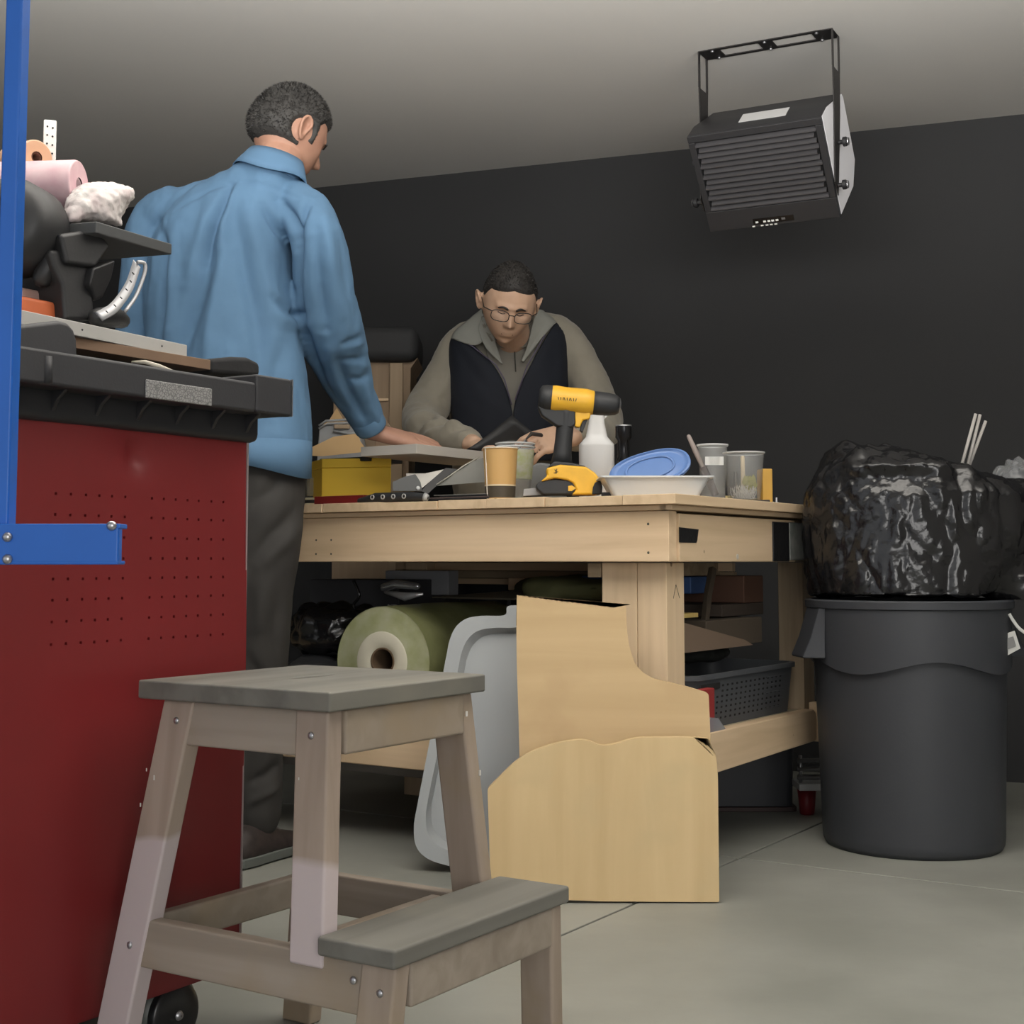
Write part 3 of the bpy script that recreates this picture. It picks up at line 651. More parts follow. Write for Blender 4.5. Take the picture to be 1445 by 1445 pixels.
P_ = BP(.46, .36, 0); crumple('green_cloth', 'olive green cloth lying on the black heap under the bench top', 'cloth', (P_.x, P_.y, SHZ + .315), (.15, .10, .035), mat('green_cloth', (.13, .135, .06), .9, bump=.3), .02, 10, rz=PI - ROT)
# wooden offcuts, tools
def ob(l0, l1, d0, d1, z0, z1, name, m, label, cat, group=None, bev=.003, tilt=None):
    b = MB().box(BP(l0, d0, z0), Lv * (l1 - l0), Dv * (d1 - d0), (0, 0, z1 - z0)); return tag(b.build(name, m, bevel=bev), label, cat, group)
ob(.54, .82, .60, .66, .60, .635, 'timber_offcut', M['pine_l'], 'pale timber offcut lying behind the olive cloth under the bench', 'wood')
cm = mat('brown_cardboard', (.17, .12, .08), .85, var=.1)
tag(MB().prism([BP(.60, .30, SHZ + .285), BP(.95, .42, SHZ + .283), BP(.92, .52, SHZ + .285), BP(.56, .40, SHZ + .31)], (0, 0, .004)).build('cardboard_flap', mat('grey_brown_card', (.13, .115, .085), .85), None), 'grey-brown cardboard flap over the film roll under the bench', 'cardboard')
ob(1.05, 1.38, .40, .62, .30, .63, 'black_crate', mat('dull_black_crate', (.05, .05, .055), .6), 'black crate at the back of the shelf behind the film roll', 'crate')
# silver tool and grey box above the black bag
gb = BP(1.0, .60, .49)
ob(.99, 1.22, .55, .60, .585, .655, 'grey_case', mat('grey_case', (.34, .35, .37), .5), 'grey plastic case far back under the left of the bench', 'case')
tool = thing('air_nailer', 'silver and black air tool lying on the bag under the bench', 'tool', BP(.98, .30, .55))
tp = [BP(.99, .26, .612), BP(.95, .26, .622), BP(.88, .26, .616)]
MB().tube(tp, [.012, .013, .009], 14, rnd=True).build('barrel', mat('polished_aluminium', (.55, .56, .58), .25, metal=.8), tool, smooth=True)
MB().tube([BP(.99, .26, .60), BP(.92, .26, .588), BP(.86, .26, .596)], [.004, .012, .003], 10, flat=.5).build('handle', mat('white_metal', (.6, .6, .6), .3, metal=.5), tool, smooth=True)
MB().tube(spline([BP(1.08, .24, .63), BP(1.06, .24, .59), BP(1.08, .24, .56), BP(1.04, .24, .53)], 20), .004, 8).build('hose', bagm, tool, smooth=True)
for k in range(7):
    p = BP(.93 + .01 * k + random.uniform(-.02, .02), .24, .55 + .008 * (k % 3)); tag(MB().tube([p, p + Vector((.016, 0, random.uniform(-.006, .008)))], .0022, 6).build('loose_bolt', M['steel'], smooth=True), 'small shiny bolt scattered on the black bag under the bench', 'bolt', 'bolts scattered on the black bag')
# right hand bay
blue_m = mat('blue_plastic_bin', (.06, .13, .32), .45)
ob(.20, .52, .50, .595, .60, .643, 'blue_case', blue_m, 'blue plastic case behind the right leg under the bench', 'case')
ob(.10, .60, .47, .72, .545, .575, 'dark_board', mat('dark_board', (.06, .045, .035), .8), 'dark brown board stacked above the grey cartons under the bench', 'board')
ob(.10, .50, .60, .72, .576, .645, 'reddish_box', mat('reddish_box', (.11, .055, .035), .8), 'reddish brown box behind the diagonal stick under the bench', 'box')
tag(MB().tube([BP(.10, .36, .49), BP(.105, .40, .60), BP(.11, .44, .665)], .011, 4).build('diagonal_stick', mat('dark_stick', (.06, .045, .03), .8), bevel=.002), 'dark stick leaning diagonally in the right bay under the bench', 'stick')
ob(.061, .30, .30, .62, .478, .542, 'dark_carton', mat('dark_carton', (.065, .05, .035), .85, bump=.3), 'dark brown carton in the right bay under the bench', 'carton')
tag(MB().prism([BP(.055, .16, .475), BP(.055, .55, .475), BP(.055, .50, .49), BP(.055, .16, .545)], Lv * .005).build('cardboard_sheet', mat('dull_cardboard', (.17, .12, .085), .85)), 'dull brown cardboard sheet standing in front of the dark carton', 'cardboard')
tag(MB().box(BP(.06, .165, .553), Dv * .09, Lv * .06, (0, 0, .010)).build('yellow_strip', mat('ochre_wood', (.48, .35, .12), .6)), 'short ochre wood strip beside the cleat on the bench leg', 'strip')
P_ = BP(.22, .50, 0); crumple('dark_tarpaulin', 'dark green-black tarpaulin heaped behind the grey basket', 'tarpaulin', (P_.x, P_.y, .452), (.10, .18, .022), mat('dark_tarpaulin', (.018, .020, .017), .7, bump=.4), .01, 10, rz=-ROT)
# grey perforated basket on the shelf
bk = thing('storage_basket', 'grey perforated plastic storage basket on the right end of the bench shelf', 'basket', BP(.16, .46, SHZ))
gm = mat('grey_basket_plastic', (.075, .08, .088), .5, var=.08); gd = mat('basket_hole', (.012, .012, .012), .9)
def rrect(l0, l1, d0, d1, z, r=.05, n=6):
    pts = []
    for (cl, cd, a0_) in ((l1 - r, d1 - r, 0), (l0 + r, d1 - r, 90), (l0 + r, d0 + r, 180), (l1 - r, d0 + r, 270)):
        for k in range(n + 1):
            a = math.radians(a0_ + 90 * k / n); pts.append(BP(cl + r * math.cos(a), cd + r * math.sin(a), z))
    return pts
b0_, b1_, b2_, b3_ = .030, .30, .17, .78
HB = .125
MB().loft([rrect(b0_ + .012, b1_ - .012, b2_ + .012, b3_ - .012, SHZ), rrect(b0_ + .002, b1_ - .002, b2_ + .002, b3_ - .002, SHZ + HB - .012), rrect(b0_ - .004, b1_ + .004, b2_ - .004, b3_ + .004, SHZ + HB - .012), rrect(b0_ - .004, b1_ + .004, b2_ - .004, b3_ + .004, SHZ + HB),
           rrect(b0_ + .006, b1_ - .006, b2_ + .006, b3_ - .006, SHZ + HB), rrect(b0_ + .016, b1_ - .016, b2_ + .016, b3_ - .016, SHZ + .004)]).build('shell', gm, bk, smooth=False, bevel=.001)
mb = MB()
for i in range(17):
    for j in range(7):
        d = b2_ + .075 + i * .026; z = SHZ + .018 + j * .0125
        if j > 4 and i < 3: continue
        off = b0_ + .012 * (1 - (z - SHZ) / HB) - .0006
        mb.box(BP(off, d, z), Dv * .008, Lv * .001, (0, 0, .0045))
o = mb.build('perforations', gd, bk); o['kind'] = 'stuff'
MB().box(BP(b0_ - .001, b2_ + .03, SHZ + .090), Dv * .105, Lv * .004, (0, 0, .014)).build('handle_slot', gd, bk, bevel=.002)
for k in range(5): MB().box(BP(b0_ - .001 + .0025 * (4 - k) * .5, b2_ + .40, SHZ + .02 + k * .019), Dv * .12, Lv * .002, (0, 0, .002)).build('ridge', gm, bk)
tag(MB().box(BP(.008, .045 + .10, SHZ), Dv * .085, Lv * .020, (0, 0, .098)).build('red_box', mat('red_carton', (.30, .035, .035), .5), bevel=.003), 'small red box between bench leg and grey basket', 'box')
tag(MB().prism([BP(.0, .16, SHZ + .001), BP(.0, .27, SHZ + .001), BP(.0, .23, SHZ + .03), BP(.0, .19, SHZ + .035)], Lv * .03).build('clear_wrapper', mat('clear_wrap', (.35, .37, .42), .3, alpha=.6)), 'crumpled clear wrapper in front of the grey basket', 'wrapper')
# dark tote on the floor beneath the shelf, and a red-legged stool behind
to = thing('storage_tote', 'dark slate plastic tote on the floor under the right of the bench', 'tote', BP(.25, .36, 0))
tm = mat('slate_plastic', (.028, .030, .036), .45)
tx0, tx1 = at(960, 1100, 3.94).x, at(1122, 1100, 3.94).x
def tr_(k, z, r=.02): return [Vector((cx + r * math.cos(math.radians(a0 + 15 * j)), cy + r * math.sin(math.radians(a0 + 15 * j)), z)) for cx, cy, a0 in ((tx1 + k - r, 4.18 + k - r, 0), (tx0 - k + r, 4.18 + k - r, 90), (tx0 - k + r, 3.94 - k + r, 180), (tx1 + k - r, 3.94 - k + r, 270)) for j in range(7)]
MB().loft([tr_(-.004, .012), tr_(0, .205)]).build('body', tm, to, bevel=.002)
MB().loft([tr_(.006, 0), tr_(.006, .012)]).build('base_lip', mat('brown_trim', (.05, .03, .028), .6), to, bevel=.002)
sp_ = at(1139, 1150, 3.90)
rs = thing('red_leg_trolley', 'red legged trolley with white plate and chrome bars behind the bench', 'trolley', (sp_.x, sp_.y, 0))
zz = at(1138, 1112, 3.90).z; rm = mat('red_leg', (.22, .02, .025), .4)
for dx in (0, .26):
    MB().lathe([(.018, 0), (.020, .004), (.026, zz)], (sp_.x + dx, sp_.y, 0), (0, 0, 1), 16).build('leg', rm, rs, smooth=True)
MB().box((sp_.x - .03, sp_.y - .05, zz), (.34, 0, 0), (0, .10, 0), (0, 0, .018)).build('plate', mat('white_plate', (.6, .6, .6), .3), rs, bevel=.002)
for k in range(3): MB().tube([(sp_.x - .028, sp_.y - .02, zz + .032 + k * .022), (sp_.x + .31, sp_.y - .02, zz + .032 + k * .022)], .007, 10).build('bar', M['steel'], rs, smooth=True)
for dx in (-.02, .30): MB().tube([(sp_.x + dx, sp_.y - .02, zz + .018), (sp_.x + dx, sp_.y - .02, zz + .09)], .005, 8).build('upright', M['steel'], rs, smooth=True)

# ================================================================== TRAY AND PLYWOOD leaning on the bench
def leanY(py, yb, ytop, pyb=1270, pyt=850): return yb + (ytop - yb) * (pyb - py) / (pyb - pyt)
tr = thing('plastic_tray', 'pale grey plastic tray with raised rim leaning on the bench behind the plywood', 'tray', (at(680, 1225, 3.19).x, 3.19, 0))
trm = mat('pale_grey_plastic', (.33, .35, .36), .5, var=.06, vscale=4)
outl = [(800, 1236), (660, 1226), (630, 1221), (604, 1212), (588, 1196), (584, 1170), (590, 1130), (628, 935), (634, 905), (643, 885), (658, 873), (680, 869), (712, 868), (716, 856), (735, 854), (800, 853)]
def tp3(p, d): x, y = p; return at(x, y, leanY(y, 3.17 + d, 3.27 + d, 1230))
ol = [tuple(p) for p in spline(outl, 70)]
cx_, cy_ = 745, 1040
def shrink(p, k): 
    x, y = p; dx = min(k, max(-k, (x - cx_) * 9)); dy = min(k, max(-k, (y - cy_) * .35)); return (x - dx * (1 if x < 790 else 0), y - dy)
r0_ = [tp3(p, .020) for p in ol]; r1_ = [tp3(p, .0) for p in ol]; r2_ = [tp3(shrink(p, 17), .0) for p in ol]; r3_ = [tp3(shrink(p, 29), .030) for p in ol]
r4_ = [tp3((cx_ + (p[0] - cx_) * .3, cy_ + (p[1] - cy_) * .5), .030) for p in ol]
mb = MB(); mb.loft([r0_, r1_, r2_, r3_, r4_]); mb.build('tray_shell', trm, tr, smooth=False, bevel=.0012)
poly = [(735, 958), (712, 958), (703, 968), (690, 1030), (675, 1110), (668, 1150), (735, 1150)]
MB().prism([tp3(p, .026) for p in poly], (0, .003, 0)).build('raised_panel', mat('tray_panel', (.30, .315, .32), .4), tr, bevel=.001)
def ply_piece(name, label, outline, yb, yt, pyb, m, me_, n=120, spl=True, th=.018):
    P = outline; tvec = Vector((0, th, .0))
    pts = [at(x, y, leanY(y, yb, yt, pyb)) for x, y in P]
    t = thing(name, label, 'plywood', (sum(p.x for p in pts) / len(pts), yb, 0))
    MB().prism(pts, tvec).build('panel', m, t, bevel=.0012, seg=1)
    ins = [p + tvec * .1 for p in pts]
    return t
def smooth_poly(corners):
    """corners: (x, y, r) rounded polygon"""
    out = []; n = len(corners)
    for i in range(n):
        x, y, r_ = corners[i]
        if r_ == 0: out.append((x, y)); continue
        p0 = np.array(corners[i - 1][:2], float); p1 = np.array((x, y), float); p2 = np.array(corners[(i + 1) % n][:2], float)
        a = p1 + (p0 - p1) / np.linalg.norm(p0 - p1) * r_; b = p1 + (p2 - p1) / np.linalg.norm(p2 - p1) * r_
        for t in np.linspace(0, 1, 9): out.append(tuple((1 - t) ** 2 * a + 2 * t * (1 - t) * p1 + t * t * b))
    return out
back_o = smooth_poly([(733, 1266, 0), (733, 1050, 30), (728, 900, 60), (729, 857, 26), (850, 853, 40), (883, 853, 3), (886, 915, 30), (905, 955, 28), (950, 963, 30), (1000, 978, 5), (1003, 1050, 20), (1003, 1268, 0)])
front_o = smooth_poly([(693, 1266, 0), (688, 1113, 4), (735, 1066, 26), (790, 1046, 26), (828, 1043, 12), (848, 1053, 8), (868, 1050, 8), (895, 1041, 14), (975, 1040, 25), (1007, 1043, 28), (1013, 1085, 20), (1015, 1273, 3), (850, 1272, 0)])
ply_piece('curved_plywood', 'tall plywood cutout with a curved shoulder leaning on the bench leg', back_o, 2.955, 3.035, 1268, M['ply_x'], M['ply_edge'])
ply_piece('low_plywood', 'lower plywood cutout with wavy top leaning in front of the taller one', front_o, 2.895, 2.945, 1270, M['ply'], M['ply_edge'])

# ================================================================== BIN AND LINER
BC = Vector((.972, 3.50, 0)); bin_ = thing('waste_bin', 'round dark grey plastic waste bin filled with a black liner', 'bin', BC)
bm_ = mat('bin_plastic', (.042, .045, .052), .5, var=.08, vscale=3, bump=.1, bscale=150)
def cyl(prof, n=72): 
    b = MB(); b.lathe(prof, BC, (0, 0, 1), n, cap=False); return b
cyl([(.001, .006), (.19, .006), (.205, .0), (.212, .012), (.214, .03), (.222, .30), (.229, .485), (.229, .50)]).build('body', bm_, bin_, smooth=True)
# collar with a wavy lower edge
mb = MB(); rings = []
n = 96
for h, r_, wv in ((0, .2315, 1), (.0, .2385, 1), (.05, .2395, .6), (.128, .2415, 0), (.130, .247, 0), (.147, .248, 0), (.150, .244, 0), (.150, .232, 0), (.10, .229, 0)):
    ring = []
    for k in range(n):
        a = 2 * PI * k / n; lo = .434 + .016 * math.cos(4 * (a + PI / 2))
        z = (lo if wv == 1 else (.440 * wv + .44 * (1 - wv) if wv else .44)) + h
        ring.append(BC + Vector((r_ * math.cos(a), r_ * math.sin(a), z)))
    rings.append(ring)
mb.loft(rings, cap=False); mb.build('collar', bm_, bin_, smooth=False, bevel=.0008)
for sgn in (-1, 1):
    ang = math.radians(8) if sgn > 0 else math.radians(188)
    u = Vector((math.cos(ang), math.sin(ang), 0)); v = Vector((-u.y, u.x, 0)); c = BC + u * .235
    MB().loft([[c + v * w * .06 + u * o_ + Vector((0, 0, z)) for w, o_ in ((-1, 0), (-.7, e_), (.7, e_), (1, 0))] for z, e_ in ((.57, .008), (.50, .030), (.455, .050), (.450, .047))]).build('handle', bm_, bin_, bevel=.003)
for k in range(6):
    a = PI * 1.0 + k * PI / 5.0 + .15
    u = Vector((math.cos(a), math.sin(a), 0)); 
# liner: puffed up bag
lb = thing('bin_liner', 'shiny black bin liner bulging out over the round bin', 'bin liner', (BC.x, BC.y, .585))
b = MB(); sections = [ # pixel row, centre px, half width px, half depth
    (841, 1275, 134, .205), (833, 1278, 140, .205), (815, 1284, 150, .205), (790, 1292, 160, .205), (760, 1298, 168, .205), (730, 1300, 170, .205), (700, 1298, 165, .205), (678, 1284, 142, .19), (662, 1262, 108, .20), (648, 1240, 78, .16), (637, 1226, 56, .12), (629, 1222, 36, .07), (626, 1222, 14, .03)]
sections = [(max(.5905, at(1275, py, 3.5).z), a_, b_, 3.5, d_) for py, a_, b_, d_ in sections]
rings = []
for z, c, hwp, Y, hd in sections:
    cx = (c - PCX) / FPX * Y; w = hwp / FPX * Y
    rings.append([Vector((cx + w * math.copysign(abs(math.cos(t)) ** .85, math.cos(t)), Y + hd * math.sin(t), z)) for t in [2 * PI * k / 48 for k in range(48)]])
b.loft(rings)
b2 = at(1420, 745, 3.48)
b.tube([at(1330, 740, 3.5), at(1400, 738, 3.48), at(1470, 742, 3.46), at(1530, 760, 3.46)], [.115, .115, .11, .08], 24, rnd=True)
b.tube([at(1320, 805, 3.46), at(1400, 815, 3.40), at(1460, 830, 3.40)], [.06, .055, .05], 16, rnd=True)
m2, co, no = remeshed(b, .006, 6)
def crease(v, s, st_=(1, 1, 1)):
    q = Vector((v[0] * st_[0], v[1] * st_[1], v[2] * st_[2])) * s; q = q + noise.noise_vector(q * .5) * .9
    d = noise.voronoi(q)[0]; return d[1] - d[0]
f1 = np.array([crease(v, 8, (1, 1, .6)) for v in co]); f2 = np.array([crease(v + 3.1, 20, (1, 1, .5)) for v in co]); f3 = np.array([crease(v + 1.7, 48) for v in co])
co = co + no * (.024 * (f1 - .3) + .010 * (f2 - .3) + .0032 * (f3 - .3))[:, None]
q = co.copy(); co[:, 2] = np.maximum(co[:, 2], .5905)
place_mesh(m2, co, 'bag_body', bagm, lb)
# liner skirt showing over the rim
lg = thing('clear_bag', 'clear crumpled plastic bag at the right edge beyond the bin liner', 'bag', at(1425, 690, 3.75))
b = MB(); pc = at(1425, 676, 3.75); b.tube([at(1408, 678, 3.75), at(1432, 672, 3.75), at(1470, 672, 3.75)], [.03, .05, .05], 20, rnd=True)
m2, co, no = remeshed(b, .005, 2); fz = np.array([crease(v, 30) for v in co]); co = co + no * ((fz - .4) * .02)[:, None]
place_mesh(m2, co, 'bag_body', mat('clear_bag', (.30, .31, .32), .15, alpha=.55, spec=.8), lg)
stw = thing('tag_sticker', 'white plastic tag with a pale square hanging beside the bin', 'tag', at(1425, 908, 3.36))
tpt = [at(1412, 897, 3.36), at(1432, 890, 3.36), at(1440, 915, 3.36), at(1418, 927, 3.36)]
MB().prism(tpt, (0, .002, 0)).build('tag_card', mat('white_tag', (.55, .55, .53), .5), stw)
MB().prism([at(1418, 902, 3.358), at(1430, 898, 3.358), at(1434, 912, 3.358), at(1421, 917, 3.358)], (0, .0015, 0)).build('tag_square', mat('grey_square', (.22, .22, .22), .6), stw)
MB().tube(spline([at(1424, 866, 3.36), at(1430, 876, 3.36), at(1442, 890, 3.36), at(1470, 905, 3.36)], 14), .004, 8, flat=.3).build('strap', mat('white_strap', (.6, .6, .58), .5), stw, smooth=True)
for k, (x0_, y0_, x1_, y1_) in enumerate(((1353, 672, 1377, 584), (1362, 672, 1383, 585), (1362, 672, 1391, 594))):
    Yk = 3.58 + .01 * k
    tag(MB().tube([at(x0_, y0_, Yk), at(x1_, y1_, Yk)], .0042, 10).build('pale_stick', mat('pale_stick_%d' % k, (.50, .48, .45), .5), smooth=True), ['pale straight stick poking from the bin liner, leftmost of three', 'pale stick poking from the bin liner, middle one of three', 'pale stick poking from the bin liner, rightmost and most tilted of three'][k], 'stick')

# ================================================================== CEILING HEATER
ha, ht = math.radians(27.7), math.radians(39.03)
U = Vector((math.cos(ha), -math.sin(ha), 0)); Fh = Vector((-math.sin(ha), -math.cos(ha), 0)); Zv = Vector((0, 0, 1))
Fn = Fh * math.cos(ht) - Zv * math.sin(ht); Un = Zv * math.cos(ht) + Fh * math.sin(ht)
HC = Vector((.678, 3.758, 1.716)); HW, HH, HD = .368, .288, .245
he = thing('ceiling_heater', 'dark metal fan heater with louvred front hanging from a ceiling bracket', 'heater', (HC.x, HC.y, HC.z - .2))
hmt = mat('heater_metal', (.030, .030, .033), .45, metal=.2); hml = mat('heater_side', (.78, .78, .82), .45, metal=.0); hk = mat('heater_inside', (.006, .006, .007), .7)
def HP(u, v, w): return HC + U * u + Un * v + Fn * w      # w: 0 front, negative back
x, y = HW / 2, HH / 2
# shell: a profile in (v,w) swept along U, top is chamfered towards the back
profh = [(y, 0), (y - .0, -.06), (y - .012, -.12), (y - .035, -HD + .01), (y - .05, -HD), (-y + .05, -HD), (-y, -HD + .07), (-y, 0)]
MB().prism([HP(-x, v, w - .012) for v, w in profh], U * HW).build('casing', hmt, he, bevel=.003)
MB().prism([HP(x, v * .985, w * .99 - .014) for v, w in profh], U * .002).build('side_panel', hml, he, bevel=.001)
fr_ = .018; 
fo = he
zb = -y + .062      # bottom of the grille
MB().box(HP(-x, y - .020, -.014), U * HW, Un * .020, Fn * .014).build('frame_bar', hmt, he, bevel=.002)
MB().box(HP(-x, -y, -.014), U * HW, Un * .060, Fn * .014).build('control_strip', hmt, he, bevel=.002)
for s_ in (-1, 1): MB().box(HP(s_ * x - (fr_ if s_ > 0 else 0), -y + .060, -.014), U * fr_, Un * (HH - .080), Fn * .014).build('frame_bar', hmt, he, bevel=.002)
MB().box(HP(-x + fr_, -y + .060, -.0118), U * (HW - 2 * fr_), Un * (HH - .080), Fn * .0006).build('grille_back', hk, he)
slm = mat('slat_metal', (.075, .073, .078), .4, metal=.3)
ns = 13; sh_ = (HH - .082) / ns
for k in range(ns):
    v0 = -y + .062 + sh_ * k; sk = random.uniform(-.001, .001); le = .006 * (k % 2)
    MB().prism([HP(-x + fr_ + le, v0 + .001, .0015), HP(-x + fr_ + le, v0 + sh_ * .62, -.009), HP(-x + fr_ + le, v0 + sh_ * .74, -.009), HP(-x + fr_ + le, v0 + sh_ * .30 + sk, .0015)], U * (HW - 2 * fr_ - le - .004 * (k % 3))).build('slat', slm, he)
MB().box(HP(-.055, -y + .008, 0), U * .115, Un * .018, Fn * .0015).build('control_panel', mat('gloss_black', (.004, .004, .005), .2), he, bevel=.003)
btn = mat('white_button_and_reflection', (.75, .75, .72), .4)
for k, uu in enumerate((-.048, -.026, -.014, -.003, .009)):
    MB().box(HP(uu, -y + .012, .0015), U * .0075, Un * .005, Fn * .001).build('button_and_reflection', btn, he)
MB().box(HP(.026, -y + .014, .0015), U * .010, Un * .006, Fn * .0006).build('display', mat('dim_display', (.12, .12, .12), .4), he)
for k, uu in enumerate((-.060, -.036, -.022, -.010, .003)):  # lower row paints the reflection of the buttons on the bottom lip
    MB().box(HP(uu, -y + .0008, .0), U * .0075, Un * .0035, Fn * .001).build('button_and_reflection', btn, he)
MB().box(HP(-.050, y + .0002 - .0, -.105), U * .13, Un * .0008, Fn * .055).build('rating_label', mat('silver_label', (.55, .55, .55), .35), he)
# bracket
bw_ = x + .006; zc_ = CEIL - .003
brm = mat('bracket_steel', (.035, .033, .033), .4, metal=.4)
def HB_(u, f, z): return Vector((HC.x, HC.y, 0)) + U * u + Fh * f + Vector((0, 0, z))
bs = .045; bo_ = -.06
for f0 in (-.036, .026): MB().box(HB_(-bw_ + .03, bo_ + f0 - .0, zc_), U * (2 * bw_ - .06), Fh * .012, (0, 0, .003)).build('bracket_rail', brm, he)
for u0, u1 in ((-bw_ + .0, .06), (-.02, .04), (bw_ - .06, .06)): MB().box(HB_(u0, bo_ - .036, zc_ - .0002), U * u1, Fh * .074, (0, 0, .003)).build('bracket_plate', brm, he, bevel=.001)
for u0 in (-bw_ + .04, 0, bw_ - .045):
    for f0 in (-.028, .030): MB().lathe([(.005, 0), (.005, .003), (.002, .005)], HB_(u0, bo_ + f0, zc_ - .0005), (0, 0, -1), 10).build('screw', M['steel'], he, smooth=True)
for s_ in (-1, 1):
    u0 = s_ * bw_ - (.003 if s_ > 0 else 0)
    for f0 in (-.036, .026): MB().box(HB_(u0, bo_ + f0, zc_ - .10), U * .003, Fh * .012, (0, 0, .10)).build('bracket_rail', brm, he)
    MB().prism([HB_(u0, bo_ - .036, zc_ - .10), HB_(u0, bo_ + .038, zc_ - .10), HB_(u0, bo_ + .030, zc_ - .22), HB_(u0, bo_ + .035, HC.z - .03), HB_(u0, bo_ - .0, HC.z - .06), HB_(u0, bo_ - .030, zc_ - .22)], U * .003).build('bracket_arm', brm, he, bevel=.001)
    for (f0, z0) in ((bo_, HC.z + .085), (bo_ + .012, HC.z - .035)):
        MB().lathe([(.006, 0), (.006, .012), (.013, .013), (.013, .022), (.009, .026)], HB_(s_ * (bw_ + .001), f0, z0), U * s_, 14).build('knob', M['black_plastic'], he, smooth=False, bevel=.001)
        MB().lathe([(.011, 0), (.010, .002)], HB_(s_ * (bw_ + .027), f0, z0), U * s_, 12).build('knob_cap', M['steel'], he)

# ================================================================== STAND WITH A BLACK CASE behind the bench
sy = 4.75
def sA(px, py, d=0): return at(px, py, sy + d)
sd = thing('plywood_stand', 'tall pale plywood stand behind the standing man by the dark wall', 'stand', (at(540, 700, sy).x, sy, 0))
w0 = sA(592, 600).x; wl = sA(470, 600).x
MB().prism([(wl, sy, 0), (sA(572, 600).x, sy, 0), (sA(580, 520).x, sy, sA(580, 520).z), (sA(590, 505).x, sy, sA(590, 505).z), (wl, sy, sA(500, 505).z)], (0, .28, 0)).build('stand_panel', wood('stand_ply', (.33, .24, .16), (.25, .175, .11), 0, 2, .7), sd, bevel=.003)
MB().box((sA(550, 600).x, sy - .02, 0), (.045, 0, 0), (0, .02, 0), (0, 0, sA(550, 513).z)).build('post', wood('stand_post', (.40, .30, .20), (.32, .235, .15), 0, 2, .9), sd, bevel=.003)
MB().box((sA(500, 600).x, sy - .01, sA(500, 566).z), (sA(548, 600).x - sA(500, 600).x, 0, 0), (0, .01, 0), (0, 0, .008)).build('cross_strip', M['pine_l'], sd)
cs_ = MB(); x0, x1 = sA(478, 500).x, sA(591, 500).x; z0, z1 = sA(500, 512).z, sA(500, 463).z
tag(cs_.box((x0, sy - .05, z0 + .001), (x1 - x0, 0, 0), (0, .30, 0), (0, 0, z1 - z0)).build('black_case', mat('black_soft_case', (.030, .031, .033), .7, bump=.3, bscale=40), bevel=.035, seg=5), 'black rounded case lying on the plywood stand', 'case')

# ================================================================== THINGS ON THE BENCH
def base(px, back): p = edge(px, back); p.z = BT + .001; return p
def s_at(p): return p.y / FPX      # metres per pixel at that point
# drill
dY = edge(800, .09).y; D0 = Vector((at(800, 700, dY).x, dY, BT + .001))
dr = thing('cordless_drill', 'yellow and black cordless drill standing on its battery on the bench', 'drill', D0)
yel = mat('drill_yellow', (.72, .40, .03), .42, var=.08, vscale=30); dbk = mat('drill_black', (.022, .023, .025), .5, bump=.2, bscale=300, bdist=.0005)
def dp_(px, py, d=0.0): return at(px, py, dY + d)
def dprism(name, pts, d0, d1, m, bev=.004, par=dr): return MB().prism([dp_(a, b, 0) + Vector((0, d0, 0)) for a, b in pts], (0, d1 - d0, 0)).build(name, m, par, bevel=bev, seg=3)
zf = 700
dprism('battery', [(760, 681), (770, 677), (812, 677), (816, 690), (808, 699), (766, 699), (757, 692), (755, 686)], -.030, .030, dbk, .005)
dprism('base_housing', [(770, 662), (790, 657), (826, 660), (838, 668), (848, 680), (849, 692), (842, 699), (806, 699), (812, 692), (808, 683), (800, 679), (783, 676), (762, 681), (772, 672)], -.036, .036, yel, .006)
dprism('base_bumper', [(838, 682), (846, 679), (849, 688), (848, 698), (834, 699), (835, 689)], -.038, .038, dbk, .003)
dprism('base_cap', [(781, 652), (806, 654), (826, 659), (824, 668), (802, 669), (792, 660), (772, 661)], -.031, .031, dbk, .004)
dprism('base_clip', [(809, 662), (815, 662), (815, 666), (809, 666)], -.0325, -.031, mat('cream_clip', (.6, .5, .25), .5), .0005)
MB().prism([dp_(a, b) + Vector((0, -.0368, 0)) for a, b in ((801, 687), (806, 686), (812, 690), (806, 694), (801, 694))], (0, .001, 0)).build('release_tab', yel, dr)
for pl in (((782, 664), (785, 668)), ((785, 663), (784, 670)), ((781, 669), (787, 667))):
    MB().tube([dp_(*pl[0]) + Vector((0, -.0362, 0)), dp_(*pl[1]) + Vector((0, -.0362, 0))], .0009, 5).build('printed_mark', dbk, dr)
# handle: lofted grip
hr_ = [(656, 792, 16, .020), (640, 793.5, 13, .018), (620, 795.5, 12.3, .0175), (600, 797.5, 12.5, .0175), (585, 799, 13, .018), (572, 799, 14, .019)]
rings = []
for py, pxc, hwp, hd in hr_:
    c = dp_(pxc, py); w = hwp * dY / FPX
    rings.append([c + Vector((w * math.cos(t), hd * math.sin(t), 0)) for t in [2 * PI * k / 24 for k in range(24)]])
MB().loft(rings).build('grip', dbk, dr, smooth=True)
